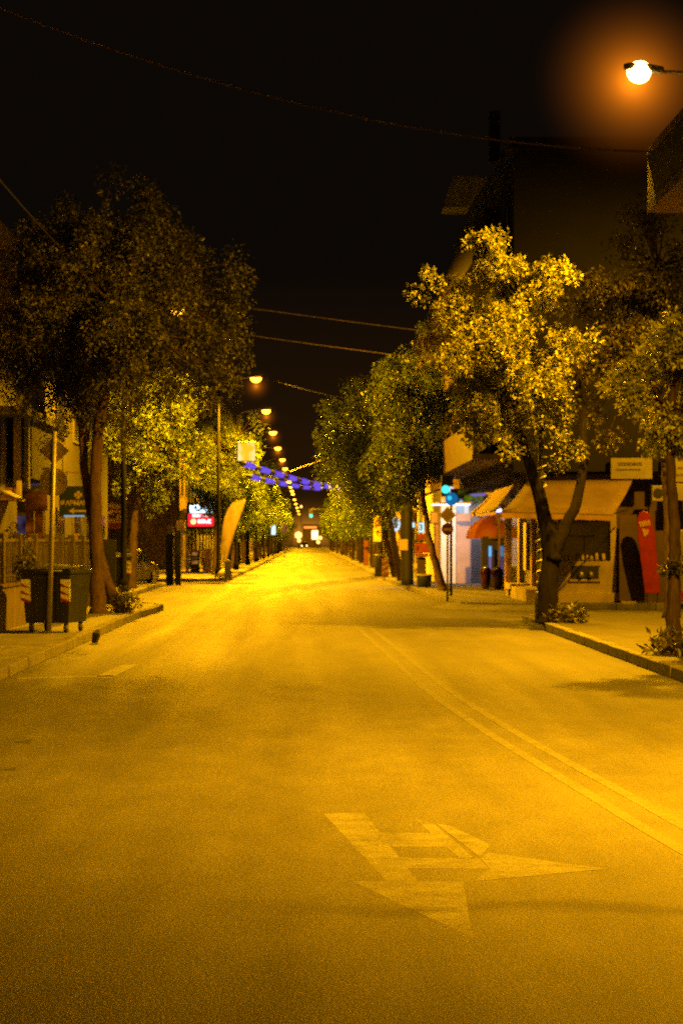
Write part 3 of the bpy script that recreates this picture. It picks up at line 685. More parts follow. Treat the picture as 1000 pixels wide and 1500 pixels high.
# traffic sign from behind
t = thing('traffic_sign', 'leaning grey pole with the bare backs of a diamond and a round sign', 'traffic sign', (at(72, 928, 39.1).x, 39.1, .15))
pb, ptp = at(72, 928.5, 39.1), at(80, 632, 39.1)
MB().tube([(pb.x, 39.1, .13), tuple(ptp)], .042, 12).build('pole', M['pole_grey'], t, True)
c = at(80, 660, 39.18); c.y = 39.18
MB().prism([(c.x-.265, 39.17, c.z), (c.x, 39.17, c.z-.25), (c.x+.265, 39.17, c.z), (c.x, 39.17, c.z+.25)], (0, .015, 0)).build('diamond_plate', M['sign_back'], t, bevel=.01)
c2 = at(79, 706, 39.18)
MB().tube([(c2.x, 39.17, c2.z), (c2.x, 39.185, c2.z)], .245, 28).build('round_plate', M['sign_back'], t)
MB().box((c2.x-.09, 39.14, c2.z-.03), (c2.x+.09, 39.168, c2.z+.03)).box((c.x-.09, 39.14, c.z-.03), (c.x+.09, 39.168, c.z+.03)).box((c2.x-.2, 39.14, c2.z+.2), (c2.x-.05, 39.168, c2.z+.25)).build('clamp', M['steel'], t)

# cream garden wall and fence along the pavement
t = thing('garden_wall', 'low cream garden wall with dark coping behind the left bin', 'wall', (-5.45, 46, .15))
MB().box((-5.62, 33, .15), (-5.42, 57, .92)).build('wall', mat('aged_garden_wall', (.11, .078, .042), .85, .3, 1.6, .3, 40), t)
MB().box((-5.66, 32.98, .921), (-5.38, 57.02, .985)).build('coping', M['brown'], t, bevel=.01)
t = thing('garden_fence', 'yellowish picket fence with a top rail standing on the garden wall', 'fence', (-5.52, 46, .985))
MB().box((-5.55, 33, 1.74), (-5.49, 57, 1.80)).build('top_rail', M['picket'], t); MB().box((-5.54, 33, 1.10), (-5.50, 57, 1.14)).build('bottom_rail', M['picket2'], t)
y = 33.3; k = 0
while y < 57:
    if k % 9 == 0:
        MB().box((-5.60, y-.09, .985), (-5.44, y+.09, 1.9)).build('post', M['picket'], t, bevel=.01)
    else:
        MB().box((-5.545, y-.06, 1.0), (-5.505, y+.06, 1.739)).build('picket', M['picket' if k % 3 else 'picket2'], t)
    y += .27; k += 1
# dark gate panels
t = thing('garden_gate', 'dark gate panel beside the yellow gatepost under the pharmacy sign', 'gate', (-5.9, 58.2, .15))
MB().box((-6.9, 58.3, .15), (-6.05, 58.36, 1.85)).build('panel', M['iron'], t); MB().box((-5.45, 58.3, .15), (-4.95, 58.36, 1.8)).build('panel', M['iron'], t)
MB().box((-6.04, 58.24, .15), (-5.90, 58.40, 1.95)).build('gatepost', M['ochre'], t, bevel=.01)

# striped columns with posters
for i, (px0, px1) in enumerate(((38, 50), (52, 64))):
    a, b = at(px0, 0, 56).x, at(px1, 0, 56).x
    t = thing('striped_column', 'porch column with brown top and three white bands, %s one' % ('left' if i == 0 else 'right'), 'column', ((a+b)/2, 56.1, .15), 'striped porch columns')
    MB().box((a, 56, .15), (b, 56.2, 1.3)).build('base', M['cream'], t)
    MB().box((a, 56, 1.3), (b, 56.2, 2.75)).build('shaft', M['terracotta'], t)
    bandm = MB()
    for zz in (1.32, 1.42, 1.52): bandm.box((a-.004, 55.99, zz), (b+.004, 56.21, zz+.045))
    bandm.build('band', M['white'], t)
t = thing('hanging_shop_sign', 'small brown fascia board above the striped columns', 'sign', (-6.75, 55.8, 2.8))
MB().box((at(35, 0, 55.8).x, 55.75, at(0, 748, 55.8).z), (at(70, 0, 55.8).x, 55.85, at(0, 720, 55.8).z)).build('board', M['terracotta'], t, bevel=.01)
MB().box((at(36, 0, 55.8).x, 55.73, at(0, 720, 55.8).z), (at(62, 0, 55.8).x, 55.85, at(0, 716, 55.8).z)).build('trim', M['offwhite'], t)

# pharmacy sign
Yp = 61.0
t = thing('pharmacy_sign', 'dark green pharmacy board with cross, Greek lettering and left arrow', 'sign', tuple(at(112, 735, Yp)))
a, b = at(87, 757, Yp), at(144, 712, Yp)
MB().box((a.x, Yp, a.z), (b.x, Yp+.12, b.z)).build('board', M['green_board'], t, bevel=.012)
text('lettering', 'ΦΑΡΜΑΚΕΙΟ', .17, M['letter'], t, (at(115.5, 736, Yp).x, Yp-.006, at(0, 737, Yp).z), depth=.004, bold=.006, fit=.98)
cx, cz = at(115, 725, Yp).x, at(0, 725, Yp).z
cr = MB()
for ang in range(4):
    d = Vector((math.cos(R(90*ang)), 0, math.sin(R(90*ang)))); p = Vector((-d.z, 0, d.x)); c0 = Vector((cx, Yp-.012, cz))
    cr.prism([c0+d*.02-p*.02, c0+d*.10-p*.055, c0+d*.10+p*.055, c0+d*.02+p*.02], (0, .01, 0))
cr.tube([(cx, Yp-.012, cz), (cx, Yp-.002, cz)], .035, 10).build('cross', M['letter'], t)
az = at(0, 748.5, Yp).z; ax0, ax1 = at(101, 0, Yp).x, at(128, 0, Yp).x
MB().prism([(ax0, Yp-.012, az), (ax0+.16, Yp-.012, az-.085), (ax0+.13, Yp-.012, az-.025), (ax1, Yp-.012, az-.025), (ax1, Yp-.012, az+.025), (ax0+.13, Yp-.012, az+.025), (ax0+.16, Yp-.012, az+.085)], (0, .01, 0)).build('arrow', M['letter'], t)
MB().box((at(94, 0, Yp).x, Yp-.03, at(0, 757, Yp).z), (at(124, 0, Yp).x, Yp+.02, at(0, 754.6, Yp).z)).build('strip_light', glow('strip_light', (.45, .65, .8), .55), t)
MB().tube([(b.x-.2, Yp+.06, b.z), (b.x-.2, Yp+.06, b.z+.35)], .015, 6).tube([(a.x+.2, Yp+.06, b.z), (a.x+.2, Yp+.06, b.z+.35)], .015, 6).build('hanger', M['dark_metal'], t)
MB().box((a.x-.1, Yp+.02, b.z+.35), (b.x+.1, Yp+.1, b.z+.39)).build('bracket', M['pink'], t)

# orange kiosk sign and dark shop furniture behind the trunk
t = thing('shop_totem', 'small orange and white illuminated panel behind the left trunks', 'sign', (at(170, 0, 80).x, 80, .15))
a, b = at(158, 775, 80), at(185, 746, 80)
MB().box((a.x, 80, a.z), (b.x, 80.15, b.z)).build('panel', M['orange_red'], t, bevel=.02)
MB().box((a.x+.02, 79.985, at(0, 766, 80).z), (b.x-.02, 80.0, at(0, 748, 80).z)).build('face', M['yellow'], t)
MB().box((a.x+.05, 79.97, at(0, 760, 80).z), (a.x+.3, 79.984, at(0, 754, 80).z)).box((a.x+.12, 79.97, at(0, 753, 80).z), (b.x-.1, 79.984, at(0, 751, 80).z)).build('dark_mark', M['brown'], t)
rows = [[Vector((a.x+u*(b.x-a.x), 80-.25*math.sin(math.pi*v)*.6, b.z+.02+.24*v*(1-.5*u*u))) for u in np.linspace(0, 1, 6)] for v in np.linspace(0, 1, 5)]
MB().grid(rows).build('canopy', M['pink'], t, True)
MB().box((a.x+.1, 80.02, .15), (b.x-.1, 80.12, a.z)).build('stand', M['iron'], t)

# ------------------------------------------------------------------ cars
def car(name, label, x, y, rz, paint, lights='tail', heads=None):
    t = thing(name, label, 'car', (x, y, 0))
    W = .86; prof = [(-2.05, .35), (-2.08, .62), (-1.95, .84), (-1.35, .92), (-.85, 1.36), (-.3, 1.47), (.45, 1.46), (1.15, 1.02), (1.85, .88), (2.05, .66), (2.05, .35)]
    rows = []
    for u, kz in ((-1, 0), (-.94, 1), (-.6, 1), (0, 1), (.6, 1), (.94, 1), (1, 0)):
        rows.append([Vector((x + u*W*(1 if z < .95 else (1-.22*(z-.95)/.5)), y+yy*(1 if kz else .985), (z if kz else .35+(z-.35)*.93)+(.02*(1-u*u)))) for yy, z in prof])
    mb = MB().grid(rows)
    n = len(prof)
    mb.f.append(tuple(range(n))); mb.f.append(tuple(6*n+i for i in reversed(range(n))))
    mb.build('body', paint, t, False, .03)
    MB().prism([(x-.62, y-1.30, .95), (x+.62, y-1.30, .95), (x+.56, y-.90, 1.33), (x-.56, y-.90, 1.33)], (0, -.05, .03)).build('rear_window', M['glass'], t)
    MB().prism([(x-.62, y+1.12, 1.05), (x+.62, y+1.12, 1.05), (x+.56, y+.55, 1.41), (x-.56, y+.55, 1.41)], (0, .05, .04)).build('windscreen', M['glass'], t)
    for s in (-1, 1):
        MB().prism([(x+s*W*1.0, y-1.15, .97), (x+s*W*1.0, y+1.0, .99), (x+s*.735, y+.45, 1.40), (x+s*.735, y-.75, 1.36)], (s*.02, 0, .004)).build('side_window', M['glass'], t)
        MB().box((x+s*.60-.16, y-2.10, .62), (x+s*.60+.16, y-1.98, .80)).build('tail_light', M['tail' if lights == 'tail' else 'red'], t, bevel=.015)
        MB().tube([(x+s*.60, y+1.95, .68), (x+s*.60, y+2.09, .68)], .13, 12).build('headlight', heads or M['chrome'], t)
        for yy in (-1.3, 1.28):
            wv = MB().tube([(x+s*.70, y+yy, .31), (x+s*.885, y+yy, .31)], .31, 18).build('wheel', M['rubber'], t, True)
            MB().tube([(x+s*.87, y+yy, .31), (x+s*.892, y+yy, .31)], .19, 12).build('rim', M['steel'], wv)
    MB().box((x-.26, y-2.115, .46), (x+.26, y-2.07, .57)).build('number_plate', M['offwhite'], t)
    t.rotation_euler.z = rz; return t
car('parked_car', 'dark parked car with a red tail light glint behind the left trunks', -6.95, 84.0, R(-14), M['carpaint'])
car('oncoming_car', 'tiny distant car with bright headlights far down the road', -.75, 560, R(180), M['carpaint'], 'off', M['farglow'])

# ------------------------------------------------------------------ left middle distance
# neon sign
Yn = 122
t = thing('neon_shop_sign', 'blue and red illuminated shop sign under the left trees', 'sign', tuple(at(295, 755, Yn)))
MB().box((at(274, 0, Yn).x, Yn, at(0, 775, Yn).z), (at(316, 0, Yn).x, Yn+.2, at(0, 736, Yn).z)).build('backing', M['iron'], t)
MB().box((at(278.5, 0, Yn).x, Yn-.04, at(0, 751, Yn).z), (at(311, 0, Yn).x, Yn-.005, at(0, 739.5, Yn).z)).build('blue_panel', M['bar_blue'], t, bevel=.03)
MB().box((at(276, 0, Yn).x, Yn-.03, at(0, 770.5, Yn).z), (at(313, 0, Yn).x, Yn-.005, at(0, 752.5, Yn).z)).build('red_panel', M['neon_red'], t)
def strokes(parent, name, x0, x1, z0, z1, y, n, m, seed):
    rg = random.Random(seed); mb = MB(); w_ = (x1-x0)/n
    for i in range(n):
        a = x0+i*w_; k = rg.randrange(3); th = w_*.26
        mb.box((a, y, z0), (a+th, y+.02, z1))
        if k != 1: mb.box((a+th, y, z1-(z1-z0)*.24), (a+w_*.8, y+.02, z1))
        if k != 2: mb.box((a+w_*.52, y, z0), (a+w_*.78, y+.02, z1-(z1-z0)*.25))
        else: mb.box((a+th, y, z0), (a+w_*.8, y+.02, z0+(z1-z0)*.24))
    return mb.build(name, m, parent)
strokes(t, 'lettering', at(282, 0, Yn).x, at(309, 0, Yn).x, at(0, 757.5, Yn).z, at(0, 753.3, Yn).z, Yn-.06, 8, M['red_text'], 1)
strokes(t, 'lettering', at(290, 0, Yn).x, at(310, 0, Yn).x, at(0, 766.5, Yn).z, at(0, 761, Yn).z, Yn-.06, 6, M['red_text'], 2)
MB().tube([(at(283.5, 0, Yn).x, Yn-.06, at(0, 764, Yn).z), (at(283.5, 0, Yn).x, Yn-.035, at(0, 764, Yn).z)], .14, 14).build('emblem', M['emblem'], t)
# kiosk posts / notice pillar
t = thing('notice_pillar', 'dark street pillar with a pale plate on top, left of the neon sign', 'pillar', (at(250, 0, 90).x, 90, 0))
MB().box((at(243, 0, 90).x, 90, 0), (at(254, 0, 90).x, 90.4, at(0, 782, 90).z)).build('body', M['iron'], t, bevel=.03)
MB().box((at(245, 0, 90).x, 89.97, at(0, 782, 90).z), (at(254, 0, 90).x, 90.05, at(0, 770, 90).z)).build('plate', M['grey'], t)
t = thing('phone_booth', 'dark phone pillar with a pinkish header in front of the neon shop', 'phone booth', (at(262, 0, 90).x, 90, 0))
MB().box((at(256, 0, 90).x, 90.05, 0), (at(265, 0, 90).x, 90.4, at(0, 778, 90).z)).build('body', M['dark_metal'], t, bevel=.03)
MB().box((at(258, 0, 90).x, 90, at(0, 777.5, 90).z), (at(271, 0, 90).x, 90.4, at(0, 763, 90).z)).build('header', M['pink'], t, bevel=.02)
MB().box((at(266, 0, 90).x, 90.1, at(0, 815, 90).z), (at(268.5, 0, 90).x, 90.2, at(0, 780, 90).z)).build('side_strip', M['pink'], t)
# vending display
t = thing('vending_machine', 'small vending machine with glowing orange panels below the neon sign', 'vending machine', (at(286, 0, 119).x, 119, .15))
MB().box((at(279, 0, 119).x, 119, .15), (at(292, 0, 119).x, 119.5, at(0, 806, 119).z)).build('cabinet', M['iron'], t, bevel=.03)
MB().box((at(281.5, 0, 119).x, 118.98, at(0, 814, 119).z), (at(290, 0, 119).x, 119, at(0, 808.5, 119).z)).build('display', M['screen'], t)
MB().box((at(281.5, 0, 119).x, 118.98, at(0, 826, 119).z), (at(290, 0, 119).x, 119, at(0, 821, 119).z)).build('display', M['screen'], t)
MB().box((at(282, 0, 119).x, 118.98, at(0, 820, 119).z), (at(290, 0, 119).x, 119, at(0, 815.5, 119).z)).build('tray', M['grey'], t)
tag(MB().box((at(297, 0, 119.5).x, 119.5, .15), (at(310, 0, 119.5).x, 119.6, at(0, 804, 119.5).z)).build('door_panel', M['ochre']), 'orange-lit doorway panel right of the vending machine', 'door panel')
tag(MB().box((at(272, 0, 119).x, 119, .15), (at(276.5, 0, 119).x, 119.3, at(0, 807, 119).z)).build('marble_pillar', M['cream']), 'short pale pillar left of the vending machine', 'pillar')
# feather banner
Yb = 104
t = thing('beach_flag', 'tall curved cream feather banner on the left pavement', 'banner', (at(334, 0, Yb).x, Yb, .15))
ed = [((358.5, 731), (341, 736)), ((357, 741), (334, 746)), ((352, 756), (329, 758)), ((345, 775), (326, 773)), ((338.5, 795), (324.5, 790)), ((333.5, 814), (324.5, 808)), ((331, 826), (327, 823))]
rows = []
for (rx, ry), (lx, ly) in ed: rows.append([at(rx+(lx-rx)*k/4, ry+(ly-ry)*k/4, Yb)+Vector((0, .08*math.sin(k*1.4+ry*.05), 0)) for k in range(5)])
MB().grid(rows).build('sail', mat('banner_cloth', (.13, .105, .075), .8, .3, 2.5, 0, 60, 0, .3, (.085, .05, .022)), t, True)
MB().tube([at(331, 845, Yb)] + [at(rx+.5, ry, Yb) for (rx, ry), _ in reversed(ed)], .03, 6).build('pole', M['dark_metal'], t, True)
MB().box((at(322, 0, Yb).x, Yb-.3, .15), (at(338, 0, Yb).x, Yb+.3, .21)).build('foot', M['dark_metal'], t)
tg = thing('litter_bin', 'small blue litter bin at the foot of the feather banner', 'bin', (at(335, 0, 98).x, 98, .15))
MB().prism([(at(329, 0, 98).x, 97.8, .15), (at(340, 0, 98).x, 97.8, .15), (at(337, 0, 98).x, 97.8, .85), (at(329, 0, 98).x, 97.8, .85)], (0, .35, 0)).build('body', M['blue'], tg, bevel=.02)
MB().box((at(328.5, 0, 98).x, 97.76, .851), (at(337.6, 0, 98).x, 98.2, .93)).build('rim', M['offwhite'], tg, bevel=.01)
# square light box on post
Yl = 98.5
t = thing('lightbox_sign', 'square glowing yellow light box above the left end of the garland', 'sign', (at(352, 0, Yl).x, Yl, .15))
MB().box((at(347, 0, Yl).x, Yl, at(0, 676, Yl).z), (at(375, 0, Yl).x, Yl+.25, at(0, 647, Yl).z)).build('case', M['offwhite'], t, bevel=.03)
MB().box((at(348.5, 0, Yl).x, Yl-.02, at(0, 675, Yl).z), (at(374, 0, Yl).x, Yl-.002, at(0, 648.5, Yl).z)).build('face', M['lightbox'], t)
MB().tube([(at(349, 0, Yl).x, Yl+.12, at(0, 655, Yl).z), (-3.98, 101, at(0, 655, Yl).z)], .03, 8).tube([(at(349, 0, Yl).x, Yl+.12, at(0, 670, Yl).z), (-3.98, 101, at(0, 670, Yl).z)], .03, 8).build('bracket', M['dark_metal'], t, True)
# garland across the street
A0, A1 = at(352, 677, 99.5), at(500, 716, 128); B0, B1 = at(362, 697, 100.0), at(470, 716, 122)
def garland(label, P, Q, sag, n, r):
    t = thing('festive_garland', label, 'garland', tuple(P), 'festive garlands across the street')
    pts = [P.lerp(Q, i/24) - Vector((0, 0, sag*4*(i/24)*(1-i/24))) for i in range(25)]
    MB().tube(pts, [r*(.82+.05*math.sin(i*2.3)) for i in range(25)], 8).build('rope', M['festoon'], t, True)
    for k in range(n):
        u0 = (k+.25)/n; u1 = u0+.6/n
        seg = [P.lerp(Q, u) - Vector((0, 0, sag*4*u*(1-u))) for u in np.linspace(u0, u1, 5)]
        MB().tube(seg, [r*.9, r*1.05, r*1.08, r*1.05, r*.9], 9).build('purple_light', M['purple_led'], t, True)
        wl = MB(); rg = random.Random(k)
        for j in range(5):
            u = u1+(.36/n)*j/5; c = P.lerp(Q, u) - Vector((0, 0, sag*4*u*(1-u))); c += Vector((0, -r*1.3, rg.uniform(-.6, .9)*r)); wl.lathe(c, [(.005, -.03), (.03, 0), (.005, .03)], 6)
        wl.build('white_light', M['white_led'], t)
garland('upper purple lit garland strung across the street', A0, A1, .12, 8, .13)
garland('lower shorter purple lit garland strung across the street', B0, B1, .08, 6, .105)
# blue-white small sign, poster boxes on left far
for nm, lab, px0, py0, px1, py1, Y, m in (('hanging_light_sign', 'small blue-white glowing sign among the far left trunks', 397, 768, 404, 784, 205, 'neon_cyan'), ('poster_box', 'small orange poster box among the far left trunks', 412, 768, 421, 780, 215, 'screen')):
    t = thing(nm, lab, 'sign', (at((px0+px1)/2, 0, Y).x, Y, .15))
    MB().box((at(px0, 0, Y).x, Y, at(0, py1, Y).z), (at(px1, 0, Y).x, Y+.2, at(0, py0, Y).z)).build('case', M['dark_metal'], t, bevel=.02)
    MB().box((at(px0+.6, 0, Y).x, Y-.03, at(0, py1-.8, Y).z), (at(px1-.6, 0, Y).x, Y-.002, at(0, py0+.8, Y).z)).build('face', M[m], t)
    MB().tube([(at((px0+px1)/2, 0, Y).x, Y+.1, .1), (at((px0+px1)/2, 0, Y).x, Y+.1, at(0, py1, Y).z)], .05, 6).build('pole', M['dark_metal'], t)

# ------------------------------------------------------------------ far end of the street
def far_signal(label, px, py, Y, m, x_pole, housing=True):
    c = at(px, py, Y); t = thing('traffic_light', label, 'traffic light', (x_pole, Y, .15))
    MB().tube(smooth_curve([Vector((x_pole, Y, .1)), Vector((x_pole, Y, c.z-.4)), Vector((x_pole*.85+c.x*.15, Y, c.z+.55)), Vector((c.x, Y, c.z+.75))], 5), .06, 8).build('pole', M['dark_metal'], t, True)
    h = MB().box((c.x-.2, Y-.15, c.z-.25), (c.x+.2, Y+.15, c.z+.75)).build('housing', M['iron'], t, bevel=.03)
    MB().tube([(c.x, Y-.17, c.z), (c.x, Y-.152, c.z)], .16, 14).build('green_lens', m, h)
    for k in (1, 2): MB().tube([(c.x, Y-.16, c.z+.29*k), (c.x, Y-.152, c.z+.29*k)], .12, 14).build('dark_lens', M['glass'], h)
far_signal('distant green traffic light hanging over the road', 455.5, 755.5, 255, M['green_lit'], 3.9)
t = thing('lit_billboard', 'blazing warm white light panel at the far end of the street', 'billboard', (at(461, 0, 600).x, 600, 0))
MB().box((at(456.5, 0, 600).x, 600, at(0, 790, 600).z), (at(465.5, 0, 600).x, 600.3, at(0, 777, 600).z)).build('face', glow_var('blazing_panel', ((1, .58, .14), (1, .72, .30)), 4.5, .6), t, bevel=.1)
MB().tube([(at(461, 0, 600).x, 600.5, 0), (at(461, 0, 600).x, 600.5, at(0, 777, 600).z)], .15, 8).build('pole', M['dark_metal'], t)
t = thing('shop_fascia', 'thin orange lit shop band at the far end of the street', 'sign', (at(455, 0, 620).x, 620, 0))
MB().box((at(445, 0, 620).x, 620, at(0, 774, 620).z), (at(464, 0, 620).x, 620.4, at(0, 771, 620).z)).build('band', M['farorange'], t)
MB().box((at(443, 0, 620).x, 620.45, 0), (at(470, 0, 620).x, 622, at(0, 768, 620).z)).build('front', M['brown'], t)
for i, (px, py, r_, lab) in enumerate(((437, 784, .9, 'dim orange glowing globe left of the road end'), (469, 788, .45, 'small warm light right of the bright far panel'), (466, 794, .45, 'low warm light below the bright far panel'), (438, 792, .45, 'low orange light left of the distant headlights'), (441, 742, .3, 'tiny warm light low in the gap over the far street'))):
    p = at(px, py, 580); t = thing('globe_light', lab, 'light', (p.x, 580, 0))
    MB().lathe(p, [(r_*.1, -r_), (r_*.8, -r_*.6), (r_, 0), (r_*.8, r_*.6), (r_*.1, r_)], 10).build('globe', glow('globe_glow', (1, .5, .1), 4.0), t, True)
    MB().tube([(p.x, 580, 0), (p.x, 580, p.z-r_)], .08, 6).build('post', M['dark_metal'], t)

# ------------------------------------------------------------------ right: corner cafe building
t = thing('corner_building', 'dark corner apartment block above the beige cafe', 'building', (6.5, 59, .15))
MB().box((6.55, 59.0, .15), (14.0, 79.5, 3.55)).build('ground_floor', M['brownwall'], t)
MB().box((5.35, 58.4, 3.56), (14.0, 79.5, 11.9)).build('upper_wall', M['unlit_black'], t)
for fl in range(3):
    z = 4.2+2.6*fl
    for yy in (60.2, 65.2, 70.2, 75.2):
        fr = MB().box((5.30, yy, z), (5.349, yy+1.7, z+1.75)).build('window', M['frame'], t); MB().box((5.285, yy+.08, z+.08), (5.299, yy+1.62, z+1.67)).build('pane', M['glass'], fr)
    bl = MB().box((4.35, 59.5, z-.28), (5.348, 78.8, z-.14)).build('balcony', M['brown'], t); MB().box((4.36, 59.5, z-.138), (4.42, 78.8, z+.75)).build('parapet', M['brown'], bl)
MB().box((5.2, 58.2, 11.901), (14.1, 79.7, 12.2)).build('roof', M['unlit_black'], t)
MB().box((5.0, 62.0, 12.2), (5.3, 62.3, 13.6)).build('chimney', M['soot'], t)  # 'soot' is the near-black tone, unlit darkness in the colour
t2 = thing('roof_canopy', 'pale jutting canopy panel at the roof corner above the lit tree', 'canopy', (4.4, 61, 11))
p = [at(650, 303, 60.5), at(688, 303, 60.5), at(716, 259, 60.5), at(663, 258, 60.5)]
MB().prism(p, (0, 1.4, 0)).build('panel', M['grey'], t2); MB().box((4.75, 60.6, 9.3), (5.2, 61.6, at(0, 303, 60.5).z-.004)).build('bracket', M['soot'], t2)  # bracket: 'soot' is the near-black tone, unlit darkness in the colour
# cafe front facing the side street
t = thing('corner_cafe', 'corner cafe front with dark window, stone plinth and beige surround', 'shop front', (6.6, 58.9, .15))
YF = 58.7
def fx(px): return at(px, 0, YF).x
def fz(py): return at(0, py, YF).z
MB().box((fx(815), YF, .15), (fx(902), YF+.28, fz(822))).build('parapet', M['stone'], t)
MB().box((fx(812), YF-.12, .15), (fx(911), YF-.001, fz(868))).build('step', M['stone'], t, bevel=.01)
MB().box((fx(893.5), YF, fz(822)), (fx(902), YF+.28, 3.5)).build('pier', M['stone'], t)
MB().box((fx(815), YF, fz(764)), (fx(893), YF+.28, 3.5)).build('lintel', M['brown'], t)
wn = MB().box((fx(815), YF+.12, fz(821.8)), (fx(893.3), YF+.16, fz(764.2))).build('window', M['glass'], t)
MB().box((fx(815), YF+.1, fz(786)), (fx(893.3), YF+.118, fz(784.6))).box((fx(855), YF+.1, fz(821.8)), (fx(856.2), YF+.118, fz(786))).build('frame', M['iron'], wn)
rg = random.Random(4); mb = MB()
for k in range(9): xx = fx(822+7.5*k+rg.uniform(-2, 2)); mb.lathe((xx, YF+.05, fz(821.8)), [(.04, 0), (.05, .05), (.035, .1+rg.uniform(0, .12)), (.015, .16)], 8)
mb.build('sill_pots', M['stone'], t, True)
vt = MB().box((fx(836), YF-.03, fz(848)), (fx(876), YF-.002, fz(829))).build('vent_panel', M['iron'], t)
MB().box((fx(833), YF-.05, fz(851.5)), (fx(879), YF-.002, fz(848.3))).build('ledge', M['stone'], vt)
MB().box((fx(833), YF-.04, fz(828.7)), (fx(879), YF-.002, fz(826.4))).build('trim', M['stone'], vt)
MB().lathe((fx(850), YF-.08, fz(846)), [(.05, 0), (.075, .06), (.05, .14), (.02, .16)], 10).lathe((fx(864), YF-.08, fz(846)), [(.05, 0), (.075, .06), (.05, .14), (.02, .16)], 10).build('round_vent', M['steel'], vt, True)
# street side of the cafe: columns, door, poster
XS = 6.5
for k, (yy, w_) in enumerate(((60.6, .35), (64.2, .4), (68.0, .45), (72.6, .45))):
    MB().box((XS-.12, yy, .15), (XS+.04, yy+w_, 3.5)).build('column', M['gold' if k % 2 else 'stone'], t)
for y0, y1 in ((61.1, 64.1), (64.8, 67.9), (68.6, 72.5), (73.2, 75.8)):
    gw = MB().box((XS-.02, y0, .5), (XS+.02, y1, 2.55)).build('shop_window', M['glass'], t); MB().box((XS-.06, y0, 2.56), (XS+.03, y1, 3.1)).build('fascia', M['ochre'], gw)
MB().box((XS-.10, 66.1, .9), (XS-.04, 66.8, 2.3)).build('poster', M['pink'], t)
MB().box((XS-.75, 59.3, .151), (XS-.13, 63.6, .48)).build('plinth', M['stone'], t, bevel=.01)
tb = thing('stone_bench', 'low pale stone bench block in front of the cafe columns', 'bench', (6.0, 65.5, .15))
MB().box((5.85, 65.0, .36), (6.32, 66.9, .52)).build('seat', M['stone'], tb, bevel=.01)
MB().box((5.9, 65.1, .15), (6.28, 65.5, .359)).build('leg', M['stone'], tb); MB().box((5.9, 66.4, .15), (6.28, 66.8, .359)).build('leg', M['stone'], tb)
# awnings
def awning(label, tl, tr, br, bl, valance, thick=.03):
    t = thing('awning', label, 'awning', tuple((tl+tr)/2))
    rows = []
    for i in range(7):
        u = i/6; a = tl.lerp(bl, u); b = tr.lerp(br, u); rows.append([a.lerp(b, k/10) - Vector((0, 0, .05*math.sin(math.pi*u)*(1+.25*math.sin(k*1.9)))) for k in range(11)])
    c = MB().grid(rows).build('canvas', M['canvas'], t, True); sd = c.modifiers.new('t', 'SOLIDIFY'); sd.thickness = thick
    rows = [[bl.lerp(br, k/20) - Vector((0, .01, .0)) for k in range(21)], [bl.lerp(br, k/20) - Vector((0, .02, valance+.008*math.sin(k*2.1))) for k in range(21)]]
    MB().grid(rows).build('valance', M['canvas_edge'], t, True)
    MB().tube([bl + Vector((0, .03, .0)), br + Vector((0, .03, .0))], .025, 8).build('front_bar', M['steel'], t)
    MB().tube([bl + Vector((.15, .1, -.02)), tl + Vector((.15, -.05, -.75))], .02, 6).build('arm', M['dark_metal'], t)
    MB().tube([br + Vector((-.15, .1, -.02)), tr + Vector((-.15, -.05, -.75))], .02, 6).build('arm', M['dark_metal'], t)
    return t
awning('big beige awning over the corner cafe front', at(772, 706, 58.3), at(926, 704, 58.3), at(897, 755, 56.2), at(734, 751, 56.2), .13)
aw2 = awning('smaller beige side awning sloping toward the street beside the big awning', at(754, 690, 66.0), at(764, 694, 60.0), at(726, 748, 60.2), at(690, 752, 66.4), .10)
# right of the cafe: boards, sign, AC
t = thing('leaning_board', 'tall dark brown board leaning beside the red banner', 'board', (at(930, 0, 58).x, 58.1, .15))
MB().prism([(at(909, 0, 58).x, 58.35, .2), (at(947, 0, 58).x, 58.35, .2), (at(946, 0, 58).x, 58.62, at(0, 752, 58).z), (at(911, 0, 58).x, 58.62, at(0, 756, 58).z)], (0, .04, 0)).build('panel', M['brownwall'], t, bevel=.01)
MB().box((at(911, 0, 58).x, 58.2, .15), (at(945, 0, 58).x, 58.5, .2)).build('foot', M['stone'], t)
t = thing('red_banner', 'tall round-topped red banner board with a pale emblem', 'banner', (at(950, 0, 57.8).x, 57.9, .15))
ol = [(944, 869), (966.5, 869), (963, 830), (958, 780), (953.5, 758), (949, 750.5), (942, 748), (936, 751), (932.5, 760), (934, 790), (939, 830)]
MB().prism([at(x_, y_, 57.9) for x_, y_ in ol], (0, .05, 0)).build('panel', M['red'], t, bevel=.01)
em = MB()
for k in range(5): a = at(936.5+k*3.2, 772-k*.6, 57.88); em.prism([a, a+Vector((.045, 0, 0)), a+Vector((.02, 0, .14)), a+Vector((-.03, 0, .13))], (0, .015, 0))
em.prism([at(939, 774, 57.88), at(950, 776, 57.88), at(948, 782, 57.88), at(943, 787, 57.88)], (0, .015, 0)).build('emblem', M['gold'], t)
MB().tube([at(947, 869, 57.95), (at(947, 0, 57.95).x, 57.95, .14)], .02, 6).tube([at(962, 869, 57.95), (at(962, 0, 57.95).x, 57.95, .14)], .02, 6).build('leg', M['dark_metal'], t)
